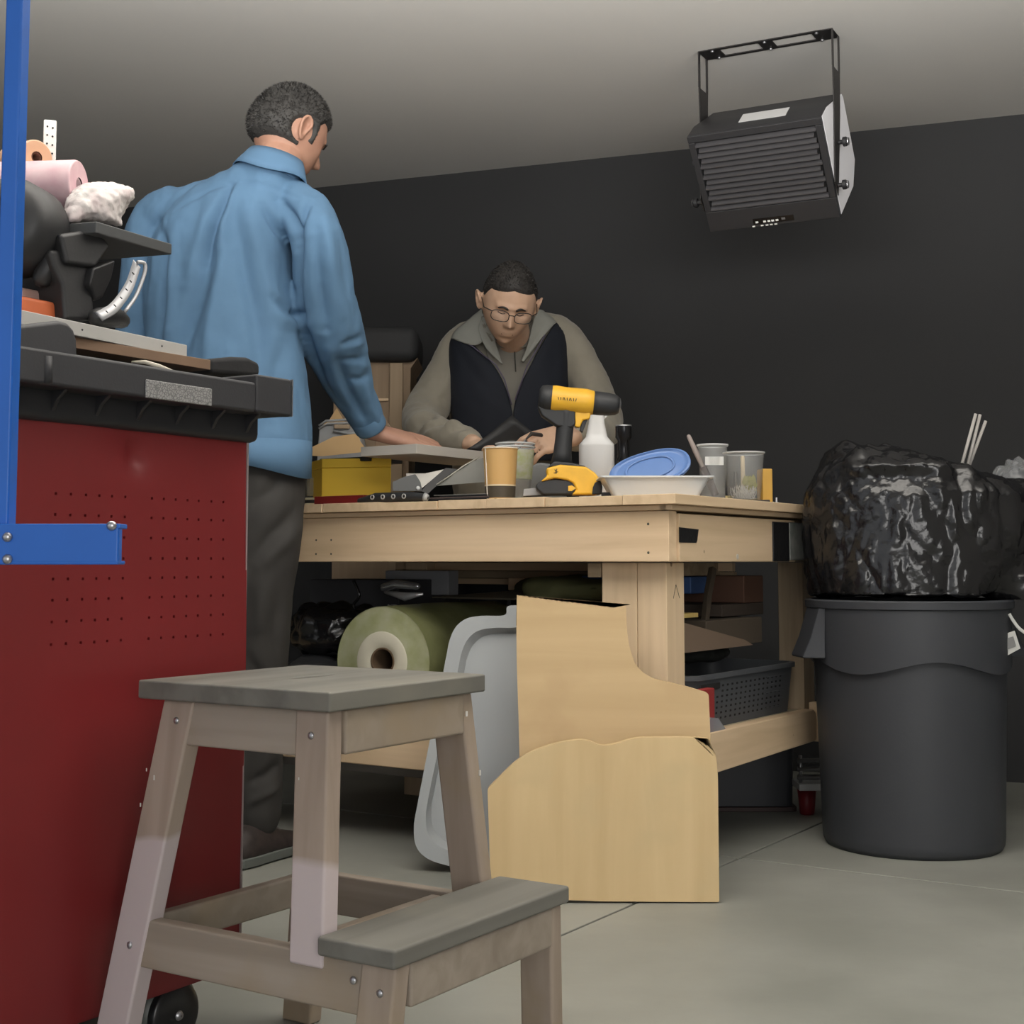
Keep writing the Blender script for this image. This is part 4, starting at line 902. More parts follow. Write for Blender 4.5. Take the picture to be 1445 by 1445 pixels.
# body
ax0, ax1 = dp_(768, 562), dp_(842, 569); axd = (ax1 - ax0).normalized(); upv = Vector((0, 0, 1))
def dl(name, prof, m, b=ax0, d=axd, sm=True, par=dr): return MB().lathe(prof, b, d, 32).build(name, m, par, smooth=sm)
sc_ = dY / FPX
dl('rear_cap', [(.001, -8 * sc_), (12 * sc_, -8 * sc_), (18 * sc_, -4 * sc_), (19.5 * sc_, 3 * sc_), (19.5 * sc_, 10 * sc_), (17 * sc_, 14 * sc_)], dbk)
dl('motor_housing', [(12 * sc_, 1 * sc_), (16.5 * sc_, 2.5 * sc_), (19 * sc_, 8 * sc_), (19.8 * sc_, 16 * sc_), (18.6 * sc_, 30 * sc_), (19 * sc_, 44 * sc_), (19 * sc_, 60 * sc_), (17 * sc_, 70 * sc_), (15 * sc_, 72 * sc_)], yel, sm=True)
dl('gear_collar', [(15 * sc_, 69 * sc_), (16.8 * sc_, 70 * sc_), (17 * sc_, 78 * sc_), (16.5 * sc_, 90 * sc_), (14.5 * sc_, 102 * sc_), (11 * sc_, 107 * sc_)], dbk)
dl('chuck_nose', [(11.2 * sc_, 104 * sc_), (10 * sc_, 108 * sc_), (4 * sc_, 109.5 * sc_), (.001, 109.5 * sc_)], M['steel'])
dprism('lower_housing', [(788, 575), (812, 577), (812, 600), (806, 605), (786, 603), (764, 588), (758, 574)], -.017, .017, dbk, .005)
dprism('trigger_housing', [(809, 575), (834, 579), (832, 592), (822, 594), (818, 604), (811, 603)], -.015, .015, yel, .004)
dprism('trigger', [(821, 594), (829, 592), (826, 600), (822, 611), (818, 608)], -.009, .009, dbk, .002)
# worn lettering on the housing: small dark printed strokes
for k in range(9):
    a = ax0 + axd * ((20 + k * 3.0) * sc_); th_ = -.1
    p0_ = a + Vector((0, -19.6 * sc_, -2.5 * sc_)); MB().tube([p0_, p0_ + Vector((.0015 * ((k * 7) % 3 - 1), 0, 4.0 * sc_))], .0008, 4).build('printed_mark', dbk, dr)
# spray bottle
Yb = edge(842, .30).y; s = Yb / FPX; c = Vector((at(842, 650, Yb).x, Yb, BT + .001))
sb = thing('spray_bottle', 'translucent white spray bottle standing behind the yellow drill', 'bottle', c)
wh = mat('milky_plastic', (.62, .62, .62), .35, trans=.0, alpha=1, sheen=0)
hz_ = lambda py: at(842, py, Yb).z - c.z
hts = [(24, 0), (25, .004), (25, hz_(630)), (24.6, hz_(627)), (15.5, hz_(617)), (14.5, hz_(612)), (11.5, hz_(598)), (10, hz_(586)), (9, hz_(582))]
MB().loft([[c + Vector((r_ * s * math.copysign(abs(math.cos(t)) ** .7, math.cos(t)), r_ * s * .7 * math.copysign(abs(math.sin(t)) ** .7, math.sin(t)), h)) for t in [2 * PI * k / 36 for k in range(36)]] for r_, h in hts]).build('bottle', wh, sb, smooth=False, bevel=.002)
MB().lathe([(9.5 * s, 0), (9.5 * s, 12 * s)], c + Vector((0, 0, hz_(583))), (0, 0, 1), 20).build('collar', wh, sb, smooth=False, bevel=.001)
MB().prism([c + Vector((a * s, -.010, hz_(571) + b_ * s)) for a, b_ in ((-12, 0), (14, 0), (24, 8), (24, 14), (-4, 16), (-16, 8))], (0, .020, 0)).build('spray_head', wh, sb, bevel=.003)
MB().prism([c + Vector((a * s, -.004, hz_(592) + b_ * s)) for a, b_ in ((10, 0), (14, 3), (20, 14), (15, 21), (12, 20), (14, 12))], (0, .008, 0)).build('trigger', wh, sb, bevel=.001)
# black torch
Yt = edge(879, .33).y; s = Yt / FPX; c = Vector((at(880, 640, Yt).x, Yt, BT + .001)); zt_ = at(880, 600, Yt).z - c.z
tc = thing('torch', 'black metal torch standing upright beside the spray bottle', 'torch', c)
gbm = mat('gloss_black_metal', (.02, .02, .022), .18, metal=.5)
MB().lathe([(9.5 * s, 0), (10 * s, .003), (10 * s, zt_ * .55), (8.5 * s, zt_ * .6), (8.5 * s, zt_ * .8), (11.5 * s, zt_ * .84), (11.5 * s, zt_ * .985)], c, (0, 0, 1), 28).build('barrel', gbm, tc, smooth=False, bevel=.0008)
MB().lathe([(11.6 * s, zt_ * .985), (11.6 * s, zt_), (10 * s, zt_), (10 * s, zt_ * .96)], c, (0, 0, 1), 28, cap=False).build('bezel', M['steel'], tc, smooth=True)
for k in range(4): MB().tube([c + Vector((10.2 * s * math.sin(a_), -10.2 * s * math.cos(a_), zt_ * .05)) for a_ in (-.9 + .6 * k,)] + [c + Vector((10.2 * s * math.sin(a_), -10.2 * s * math.cos(a_), zt_ * .53)) for a_ in (-.9 + .6 * k,)], .0015, 6).build('grip_rib', M['black_plastic'], tc)
# white tray with clear lid
ca = edge(925, .10); Yw = ca.y; s = Yw / FPX
wt = thing('food_tray', 'white rectangular plastic tub beside the drill on the bench corner', 'tub', (at(925, 690, Yw).x, Yw, BT + .001))
wtm = mat('white_plastic', (.55, .56, .56), .35)
def tub(z, k, dd, r=.012):
    cx0, cx1 = (at(863 - k, 690, Yw).x, at(984 + k, 690, Yw).x); y0_, y1_ = Yw - dd, Yw + dd + .02
    pts = []
    for (cx, cy, a0_) in ((cx1 - r, y1_ - r, 0), (cx0 + r, y1_ - r, 90), (cx0 + r, y0_ + r, 180), (cx1 - r, y0_ + r, 270)):
        for j in range(6): a = math.radians(a0_ + 90 * j / 5); pts.append(Vector((cx + r * math.cos(a), cy + r * math.sin(a), z)))
    return pts
zr = at(925, 672, Yw - .06).z
MB().loft([tub(BT + .001, 0, .05), tub(zr - .003, 13, .062), tub(zr - .003, 19, .068), tub(zr + .001, 19, .068), tub(zr + .001, 12, .060), tub(BT + .004, -2, .047)]).build('tub', wtm, wt, smooth=False, bevel=.0008)
# blue lid leaning in the tub
bl = mat('blue_lid_plastic', (.10, .19, .42), .28, bump=.15, bscale=40)
c = Vector((at(920, 650, Yw).x, Yw + .01, zr + .004)); L1 = Vector((.62 * .98 + .36, .0, .27)).normalized(); L1 = (L1 - Vector((-.16, -.80, .58)).normalized() * L1.dot(Vector((-.16, -.80, .58)).normalized())).normalized(); 
nrm = Vector((-.16, -.80, .58)).normalized(); L2 = nrm.cross(L1).normalized()
c2_ = c + L2 * .034 + L1 * .006 + Vector((0, 0, -.010))
lid = thing('blue_cover', 'blue translucent oval lid tilted up in the white tub', 'lid', c2_)
def ell(k, h, a=.094, b_=.050): 
    return [c2_ + L1 * (a * k * math.copysign(abs(math.cos(t)) ** .85, math.cos(t))) + L2 * (b_ * k * math.copysign(abs(math.sin(t)) ** .85, math.sin(t))) + nrm * h for t in [2 * PI * j / 56 for j in range(56)]]
MB().loft([ell(.98, -.006), ell(1, -.004), ell(1, .003), ell(.94, .005), ell(.88, .001), ell(.80, 0), ell(.72, .002), ell(.40, .001), ell(.02, .002)]).build('lid_dish', bl, lid, smooth=False, bevel=.0006)
MB().loft([ell(.62, .004), ell(.60, .0055), ell(.56, .004)], cap=False).build('lid_ring', bl, lid, smooth=True)
# clear deli tubs
clr = mat('clear_plastic', (.50, .51, .50), .12, alpha=.14, spec=.7)
def cup(name, label, cat, px, yb, ytop, wb_, wt_, back, m, rim=True):
    p = edge(px, back); Y = p.y; s = Y / FPX; c = Vector((at(px, 690, Y).x, Y, BT + .001 + yb)); h = at(px, ytop, Y).z - c.z
    t = thing(name, label, cat, c)
    MB().lathe([(.001, 0), (wb_ / 2 * s, 0), (wt_ / 2 * s, h - .002), (wt_ / 2 * s + .0015, h - .002), (wt_ / 2 * s + .0015, h), (wt_ / 2 * s - .001, h), (wb_ / 2 * s - .001, .002), (.001, .002)], c, (0, 0, 1), 36, cap=False).build('cup_wall', m, t, smooth=False, bevel=.0003)
    return t, c, s, h
t1, c1, s1_, h1 = cup('deli_tub', 'clear empty plastic tub holding a brush beside the white tub', 'tub', 1006, 0, 628, 34, 42, .060, clr)
MB().box(c1 + Vector((-13 * s1_, -18 * s1_, h1 * .62)), (26 * s1_, 0, 0), (0, .0006, 0), (0, 0, 12 * s1_)).build('paper_label', mat('white_label', (.6, .6, .58), .6), t1)
MB().lathe([(21.5 * s1_, h1 - .004), (22.5 * s1_, h1 - .002), (22.5 * s1_, h1 + .001), (20.5 * s1_, h1 + .001)], c1, (0, 0, 1), 36, cap=False).build('rim', wtm, t1, smooth=True)
br_ = thing('paint_brush', 'dark used brush with pale handle leaning in the clear tub', 'brush', c1 + Vector((0, 0, .004)))
q0 = c1 + Vector((4 * s1_, 0, .012)); q1 = at(972, 616, c1.y + .0)
MB().tube([q1, q1 + (q0 - q1) * .25, q1 + (q0 - q1) * .55], [.005, .0065, .005], 10, flat=.6, rnd=True).build('handle', mat('pale_brush_handle', (.30, .25, .23), .5), br_, smooth=True)
MB().tube([q1 + (q0 - q1) * .52, q1 + (q0 - q1) * .75, q0], [.008, .010, .008], 12, flat=.6).build('bristles', mat('dark_bristles', (.05, .03, .035), .9, bump=.5, bscale=200), br_, smooth=True)
t2, c2, s2_, h2 = cup('deli_tub', 'clear plastic tub full of sticks, greenery and white fibres on a black pad', 'tub', 1050, .006, 639, 46, 58, .055, clr)
MB().lathe([(28 * s2_, h2 - .004), (30 * s2_, h2 - .002), (30 * s2_, h2 + .001), (27.5 * s2_, h2 + .001)], c2, (0, 0, 1), 36, cap=False).build('rim', wtm, t2, smooth=True)
tag(MB().box(Vector((c2.x - 32 * s2_, c2.y - .045, BT + .001)), (64 * s2_, 0, 0), (0, .09, 0), (0, 0, .005)).build('black_pad', M['black_plastic'], bevel=.001), 'thin black pad under the second clear tub', 'pad')
mb = MB(); random.seed(3)
for k in range(130):
    a = random.uniform(0, 6.28); r_ = random.uniform(0, 18 * s2_); p = c2 + Vector((r_ * math.cos(a), r_ * math.sin(a), .003)); q = p + Vector((random.uniform(-.012, .012), random.uniform(-.01, .01), random.uniform(.012, .035)))
    mb.tube([p, (p + q) / 2 + Vector((random.uniform(-.004, .004), 0, 0)), q], .0009, 4)
o = tag(mb.build('white_fibres', mat('white_fibre', (.55, .52, .47), .8)), 'loose white fibres piled in the second clear tub', 'fibres'); o['kind'] = 'stuff'
mb = MB()
for k in range(46):
    a = random.uniform(-.6, 1.8); p = c2 + Vector((.008 + random.uniform(-.01, .014), random.uniform(-.016, .016), .025 + random.uniform(0, .02))); d = Vector((math.cos(a) * .013, random.uniform(-.006, .006), math.sin(a) * .02)); n_ = Vector((-d.z, 0, d.x)) * .3
    mb.add([p, p + d * .5 + n_, p + d, p + d * .5 - n_], [(0, 1, 2, 3)])
o = tag(mb.build('dried_leaves', mat('green_leaf', (.28, .27, .06), .7), solid=.0005), 'yellow-green dried leaves in the second clear tub', 'leaves'); o['kind'] = 'stuff'
tag(MB().tube([c2 + Vector((-.002, .0, .006)), c2 + Vector((-.002, .004, h2 - .012))], .0055, 10, flat=.5, rnd=True).build('craft_stick', mat('pale_craft_stick', (.55, .45, .30), .5), smooth=True), 'pale round-ended stick standing in the second clear tub', 'stick')
for k, dx in enumerate((-.014, -.021)): tag(MB().tube([c2 + Vector((dx, .004, .004)), c2 + Vector((dx - .002, .006, h2 * .6))], .002, 8).build('dark_stick', mat('dark_stick_%d' % k, (.06, .06, .06), .5)), ['thin dark rod in the second clear tub, nearer the pale stick', 'thin dark rod in the second clear tub, farther from the pale stick'][k], 'rod')
# yellow block, strip, bolts
pe = edge(1084, .03); s = pe.y / FPX; zt_ = at(1084, 662, pe.y).z
yb_ = MB().box(Vector((pe.x - 8 * s, pe.y - .004, BT + .0012)), (15 * s, .004, 0), (-.006, .05, 0), (0, 0, zt_ - BT)).build('ochre_block', mat('ochre_wood_block', (.60, .35, .07), .55), bevel=.003); tag(yb_, 'upright orange-yellow wooden block at the right end of the bench', 'block')
pa_ = edge(1100, .10)
tag(MB().box(BP(.09, .50, BT + .001), Dv * .26, Lv * .012, (0, 0, .018)).build('wood_strip', mat('lemon_wood', (.58, .47, .22), .6)), 'thin pale yellow wood strip near the black bag', 'strip')
for k in range(3):
    p = BP(.035, .60 + .03 * k, BT + .001); tag(MB().lathe([(.006, 0), (.006, .006), (.003, .0062), (.003, .018)], p, (0, 0, 1), 6).build('hex_bolt', M['steel']), 'short steel hex bolt standing at the bench end', 'bolt', 'hex bolts at the bench end')
# paper cup + plastic cup
t3, c3, s3, h3 = cup('paper_cup', 'kraft paper cup with a dark band and white seam near the bench front', 'cup', 706, 0, 633, 41, 49, .075, mat('kraft_cup', (.55, .34, .13), .6))
MB().lathe([((41 + 8 * .06) / 2 * s3 + .0004, .006), ((41 + 8 * .28) / 2 * s3 + .0006, h3 * .27)], c3, (0, 0, 1), 36, cap=False).build('dark_band', mat('dark_band', (.06, .05, .035), .6), t3, smooth=True)
MB().lathe([((41 + 8 * .28) / 2 * s3 + .0007, h3 * .27), ((41 + 8 * .30) / 2 * s3 + .0008, h3 * .30)], c3, (0, 0, 1), 36, cap=False).build('cream_band', mat('cream_band', (.65, .55, .38), .6), t3, smooth=True)
MB().lathe([(24.6 * s3, h3 - .002), (25.4 * s3, h3 - .001), (25.4 * s3, h3 + .001), (24 * s3, h3 + .0015)], c3, (0, 0, 1), 36, cap=False).build('rolled_rim', mat('white_paper', (.68, .64, .55), .6), t3, smooth=True)
for ang in (PI + .55,):
    u0 = Vector((math.cos(ang), math.sin(ang), 0)); MB().tube([c3 + u0 * (20.7 * s3) + Vector((0, 0, .001)), c3 + u0 * (24.6 * s3) + Vector((0, 0, h3))], .0016, 6).build('seam', mat('white_paper_seam', (.66, .62, .54), .6), t3)
MB().lathe([(21 * s3, 0), (21.3 * s3, .003)], c3, (0, 0, 1), 36, cap=False).build('base_ring', mat('white_base', (.66, .62, .55), .6), t3, smooth=True)
grn = mat('cloudy_cup', (.50, .54, .38), .25, alpha=.55)
t4, c4, s4, h4 = cup('plastic_cup', 'clear plastic cup with green print behind the paper cup', 'cup', 727, 0, 624, 42, 56, .19, clr)
for hh in (.90, .955): MB().lathe([(27.4 * s4, h4 * hh), (28.6 * s4, h4 * hh + .001), (28.6 * s4, h4 * hh + .003), (27.6 * s4, h4 * hh + .004)], c4, (0, 0, 1), 36, cap=False).build('rim', wtm, t4, smooth=True)
MB().lathe([(23.8 * s4, h4 * .38), (27.2 * s4, h4 * .86)], c4, (0, 0, 1), 36, cap=False).build('green_print', mat('green_print', (.42, .47, .20), .4, col2=(.55, .56, .47), vscale=60, alpha=.75), t4, smooth=True)

# ---- left half of the bench
# red flat case, yellow box, black multi tool
p = edge(480, .04); zb_ = BT + .001
def bx(px0, px1, back, deep, z0, z1, name, m, label, cat, bev=.002):
    A = edge(px0, back); Bq = edge(px1, back); A.z = Bq.z = z0
    return tag(MB().box(A, Bq - A, Dv * deep, (0, 0, z1 - z0)).build(name, m, bevel=bev), label, cat)
bx(443, 513, .03, .16, zb_, zb_ + .022, 'red_case', mat('red_plastic', (.16, .014, .014), .4), 'flat red case under the yellow box', 'case')
ybx = at(454, 690, 3.68); ybe = at(552, 690, 3.64); ymt = mat('mustard_card', (.72, .48, .045), .6, var=.05)
yt_ = at(552, 646, ybe.y).z; ybx.z = ybe.z = zb_ + .022; ydp = Vector((-.06, .15, 0))
yb = thing('yellow_box', 'mustard yellow cardboard box near the standing man on the bench', 'box', ybx)
MB().box(ybx, ybe - ybx, ydp, (0, 0, (yt_ - ybx.z) * .76)).build('box_base', ymt, yb, bevel=.002)
MB().box(ybx - Vector((.0, .0015, 0)) + Vector((0, 0, (yt_ - ybx.z) * .76)), (ybe - ybx) * 1.003, ydp * 1.01, (0, 0, (yt_ - ybx.z) * .24)).build('box_lid', ymt, yb, bevel=.002)
mt_a, mt_b = edge(507, .018), edge(600, .018); mt_a.z = mt_b.z = zb_ + .013
mtool = thing('multi_tool', 'black folding tool with four silver round badges at the bench edge', 'tool', mt_a)
MB().tube([mt_a + (mt_b - mt_a) * .0 - Vector((0, 0, .006)), mt_a + (mt_b - mt_a) * .25, mt_a + (mt_b - mt_a) * .8, mt_b + Vector((0, 0, -.003))], [.006, .012, .012, .009], 14, flat=.8, rnd=True).build('body', dbk, mtool, smooth=True)
for k in range(4):
    c = mt_a + (mt_b - mt_a) * (.24 + .16 * k) - Dv * .0095 + Vector((0, 0, .001)); MB().lathe([(.0065, 0), (.0065, .0012), (.0035, .0012), (.0035, .0006)], c, -Dv, 16, cap=False).build('badge', mat('badge_silver', (.5, .5, .5), .3, metal=.5), mtool, smooth=True)
MB().tube([mt_b - Vector((.002, 0, .002)), mt_b + (mt_b - mt_a).normalized() * .008 - Vector((0, 0, .004))], [.011, .008], 12, flat=.8).build('end_cap', mat('grey_cap', (.35, .36, .36), .4), mtool, smooth=True)
# glass jar with cream bands
pj = edge(442, .13); s = pj.y / FPX; pj.z = zb_
jar = thing('glass_jar', 'small clear jar with cream bands beside the yellow box', 'jar', pj)
MB().lathe([(.020, .028), (.021, .034), (.0215, .06), (.019, .075), (.014, .08)], pj, (0, 0, 1), 24).build('glass', mat('dim_glass', (.30, .30, .27), .1, alpha=.5), jar, smooth=True)
for z0_ in (.003, .018): MB().lathe([(.020, z0_), (.0235, z0_ + .001), (.0235, z0_ + .006), (.020, z0_ + .007)], pj, (0, 0, 1), 24).build('band', mat('cream_band_jar', (.60, .55, .38), .5), jar, smooth=False, bevel=.0005)
MB().lathe([(.0205, 0), (.0205, .028)], pj, (0, 0, 1), 24).build('base', dbk, jar, smooth=True)
# kraft folded carton with slot
km = mat('kraft_card', (.60, .40, .20), .7, var=.06)
Yk = edge(470, .12).y
kf = thing('kraft_mailer', 'folded tan cardboard mailer with a slot lying on the yellow box', 'cardboard', at(470, 646, Yk))
KP = [(434, 643), (441, 632), (470, 618), (505, 613), (508, 624), (515, 634), (513, 638), (455, 644)]
MB().prism([at(x, y, Yk + (645 - y) * .004) for x, y in KP], (0, .006, .004)).build('folded_panel', km, kf, bevel=.001)
MB().prism([at(x, y, Yk + (645 - y) * .004 - .0012) for x, y in ((460, 632), (474, 625), (481, 626), (468, 633))], (0, .002, 0)).build('slot', M['joint'], kf)
bx(450, 520, .10, .14, yt_ - .008 , yt_ + .004, 'dark_folder', M['black_plastic'], 'dark folder edge between yellow box and cardboard mailer', 'folder')
Yg = edge(480, .30).y
gr = thing('grey_bin', 'pale grey plastic box with ribbed handles behind the cardboard mailer', 'box', at(480, 640, Yg))
gpm = mat('pale_grey_box', (.34, .35, .36), .5)
MB().prism([at(x, y, Yg) for x, y in ((447, 650), (450, 608), (453, 600), (505, 596), (515, 650))], (0, .12, 0)).build('box_body', gpm, gr, bevel=.004)
for pl in (((450, 601), (460, 594), (510, 591)), ((450, 605), (462, 598), (510, 596)), ((470, 608), (490, 612), (510, 612))):
    MB().tube([at(x, y, Yg - .004) for x, y in pl], .0035, 8).build('rib', gpm, gr, smooth=True)
MB().box(at(471, 605, Yg - .008), (.045, 0, 0), (0, .008, 0), (0, 0, .012)).build('latch', mat('tan_latch', (.42, .32, .22), .6), gr, bevel=.002)
MB().box(Vector((at(448, 640, Yg).x, Yg, BT + .001)), (at(515, 640, Yg).x - at(448, 640, Yg).x, 0, 0), (0, .12, 0), (0, 0, at(448, 648, Yg).z - BT - .001)).build('box_base', gpm, gr)
Yt = edge(476, .50).y
tag(MB().prism([at(x, y, Yt) for x, y in ((455, 600), (465, 592), (475, 576), (489, 600), (489, 715), (455, 715))], (0, .006, 0)).build('tan_card', km), 'pointed tan card standing behind the grey box', 'cardboard')
Yt = edge(540, .42).y
cf = MB().prism([at(x, y, Yt) for x, y in ((527, 575), (533, 570), (552, 604), (560, 640), (530, 640))], (0, .05, 0)); tag(cf.build('brown_carton', mat('brown_carton', (.26, .18, .12), .8), bevel=.002), 'brown carton corner poking up behind the hand', 'carton')
# foam board under the hand
fb = thing('foam_board', 'thick pale grey foam board resting on the yellow box under a hand', 'board', at(587, 640, 3.42))
cA = at(588, 637, 3.46); cA.z -= .0
zb2 = at(588, 640, 3.46).z
A = Vector((cA.x, cA.y, zb2))
LB = (at(509, 641, 3.56) - A); LB = Vector((LB.x, LB.y, 0)); 
DB = Dv * .40
fbm = mat('foam_board_grey', (.40, .375, .34), .8)
def four(z): return [A + Vector((0, 0, z)), A + LB + Vector((0, 0, z)), A + LB + DB + Vector((0, 0, z)), A + DB + Vector((0, 0, z))]
MB().loft([four(0), four(.024)]).build('board', fbm, fb, bevel=.001)
# papers, sleeves and grey pads under it
pt = thing('paper_stack', 'pile of dark folders and grey pads under the foam board', 'papers', edge(640, .05) + Vector((0, 0, BT)))
dkp = mat('black_card', (.012, .012, .013), .45); gp = mat('grey_card', (.17, .17, .155), .7)
def pps(name, pts, Y0, th_, m, par=pt): return MB().prism([at(x, y, Y0 + d) for x, y, d in pts], (0, th_, 0)).build(name, m, par, bevel=.0006, seg=1)
bb = BT + .001
def flat(px0, px1, b0, b1, z0, z1, m, name):
    A_, B_, C_, D_ = edge(px0, b0), edge(px1, b0), edge(px1, b1), edge(px0, b1)
    return MB().loft([[Vector((p.x, p.y, z)) for p in (A_, B_, C_, D_)] for z in (z0, z1)]).build(name, m, pt, bevel=.0008)
flat(602, 690, .03, .30, bb, bb + .006, dkp, 'black_folder'); flat(606, 690, .035, .28, bb + .0065, bb + .010, mat('brown_card', (.08, .06, .055), .6), 'folder'); flat(620, 688, .04, .28, bb + .0105, bb + .014, dkp, 'folder')
flat(612, 686, .045, .26, bb + .0145, bb + .0165, gp, 'grey_pad')
Y5 = edge(640, .10).y
pps('raised_sheet', [(613, 686, 0), (640, 668, 0), (664, 652, .02), (685, 645, .05), (690, 672, .02), (688, 680, 0)], Y5, .002, gp)
MB().tube([at(610, 688, Y5 - .002), at(634, 672, Y5 - .002), at(655, 657, Y5 + .008), at(676, 645, Y5 + .04)], .0018, 6).build('sheet_edge', mat('pale_edge', (.36, .35, .30), .6), pt, smooth=True)
pps('black_sleeve', [(594, 693, -.02), (606, 680, 0), (629, 660, .02), (646, 662, .02), (628, 674, .01), (604, 697, -.02)], Y5, .004, dkp)
pps('white_paper', [(573, 668, .10), (600, 668, .10), (628, 662, .10), (612, 675, .08), (594, 690, .08), (575, 690, .08)], Y5 - .06, .001, mat('white_sheet', (.55, .53, .49), .7))
pps('grey_pouch', [(554, 693, 0), (554, 680, 0), (570, 673, 0), (586, 669, 0), (593, 680, 0), (596, 693, 0)], edge(575, .05).y, .02, mat('grey_rubber', (.12, .125, .125), .6))
MB().lathe([(.006, 0), (.004, .003)], at(590, 689, edge(590, .03).y), (0, -1, 0), 12).build('white_cap', wtm, pt, smooth=True)
# grey cloth right of the cups
tag(MB().prism([at(x, y, 3.62) for x, y in ((746, 722), (746, 660), (760, 652), (782, 655), (800, 662), (800, 722))], (0, .10, 0)).build('grey_pad_roll', mat('grey_felt', (.17, .175, .175), .8), bevel=.008), 'grey felt pad behind the plastic cup', 'pad')
tag(MB().prism([at(x, y, edge(745, .05).y) for x, y in ((738, 700), (739, 690), (760, 688), (778, 698))], (0, .06, 0)).build('grey_scrap', mat('grey_scrap', (.28, .28, .28), .7), bevel=.001), 'grey scrap card between the cup and the drill battery', 'scrap')
tag(MB().box(edge(848, .03) + Vector((0, 0, BT + .001)), Vector((.028, -.006, 0)), Dv * .04, (0, 0, .010)).build('black_wedge', M['black_plastic'], bevel=.002), 'small black wedge between the drill and the white tub', 'wedge')
# ================================================================== PEOPLE
def sstep(a, b, x): t = min(1, max(0, (x - a) / (b - a))); return t * t * (3 - 2 * t)
def gs(x, w): return math.exp(-(x / w) ** 2)
def head_point(d, off=0.0):
    """d unit direction (x side, y face, z up) -> point of a head 0.155 wide, 0.20 deep, 0.235 tall"""
    x, y, z = d; a, b, c = .0765, .098, .118
    px, py, pz = a * x, b * y, c * z
    if z < 0:
        t = -z; px *= 1 - .30 * t ** 1.6
        if y < 0: py *= 1 - .55 * sstep(.05, .95, t)
        else: py *= 1 + .04 * t
    f = max(0, y)
    if y > 0: py -= .010 * f ** 3 * (1 - abs(z)) ; 
    ax = abs(x)
    if y > 0.2:
        py += .026 * gs(x, .13) * (sstep(.16, -.22, z) if z > -.22 else sstep(-.36, -.22, z))      # nose
        py += .006 * gs(ax - .16, .08) * gs(z + .25, .08)                                            # nostril wings
        py -= .010 * gs(ax - .36, .15) * gs(z - .04, .10)                                            # eye sockets
        py += .006 * gs(z - .19, .07) * (1 if ax < .6 else 0)                                        # brow
        py += .006 * gs(ax, .25) * (gs(z + .47, .045) + gs(z + .57, .045))                           # lips
        py -= .004 * gs(ax, .28) * gs(z + .52, .018)
        py -= .005 * gs(ax, .30) * gs(z + .68, .06)
        py += .010 * gs(ax, .30) * gs(z + .86, .12)                                                  # chin
        px += math.copysign(.004, x) * gs(ax - .62, .15) * gs(z + .12, .14)                          # cheekbones
    n = Vector((px / a ** 2, py / b ** 2, pz / c ** 2)); n = n.normalized() if n.length else Vector(d)
    return Vector((px, py, pz)) + n * off
def head_mesh(mb, Mh, c, nu=72, nv=54):
    rings = []
    for i in range(1, nv):
        ph = PI / 2 - PI * i / nv
        rings.append([c + Mh @ head_point((math.cos(ph) * math.cos(2 * PI * k / nu), math.cos(ph) * math.sin(2 * PI * k / nu), math.sin(ph))) for k in range(nu)])
    mb.loft(rings)
def ear(mb, Mh, c, sgn, s=1.0):
    """flattened shell with a raised helix"""
    e = Vector((sgn * .0765, -.004, -.005))
    def q(u, v, w): return c + Mh @ (e + Vector((sgn * w, u * s, v * s)))
    pts = [q(.006, -.006, .004), q(.011, .012, .010), q(.004, .026, .014), q(-.010, .030, .017), q(-.020, .020, .018), q(-.021, .004, .016), q(-.014, -.014, .012), q(-.005, -.026, .008), q(.003, -.028, .004), q(.005, -.018, .002)]
    pts = [Vector(p) for p in spline([tuple(p) for p in pts], 26)]
    mb.tube(pts, .0042, 8, rnd=True)
    mb.loft([[q(-.004 + .0155 * math.cos(t) * k, .001 + .028 * math.sin(t) * k, w - .004 * math.cos(t)) for t in [2 * PI * j / 20 for j in range(20)]] for k, w in ((.55, -.012), (.8, -.002), (.97, .008), (.9, .0115), (.5, .006))])
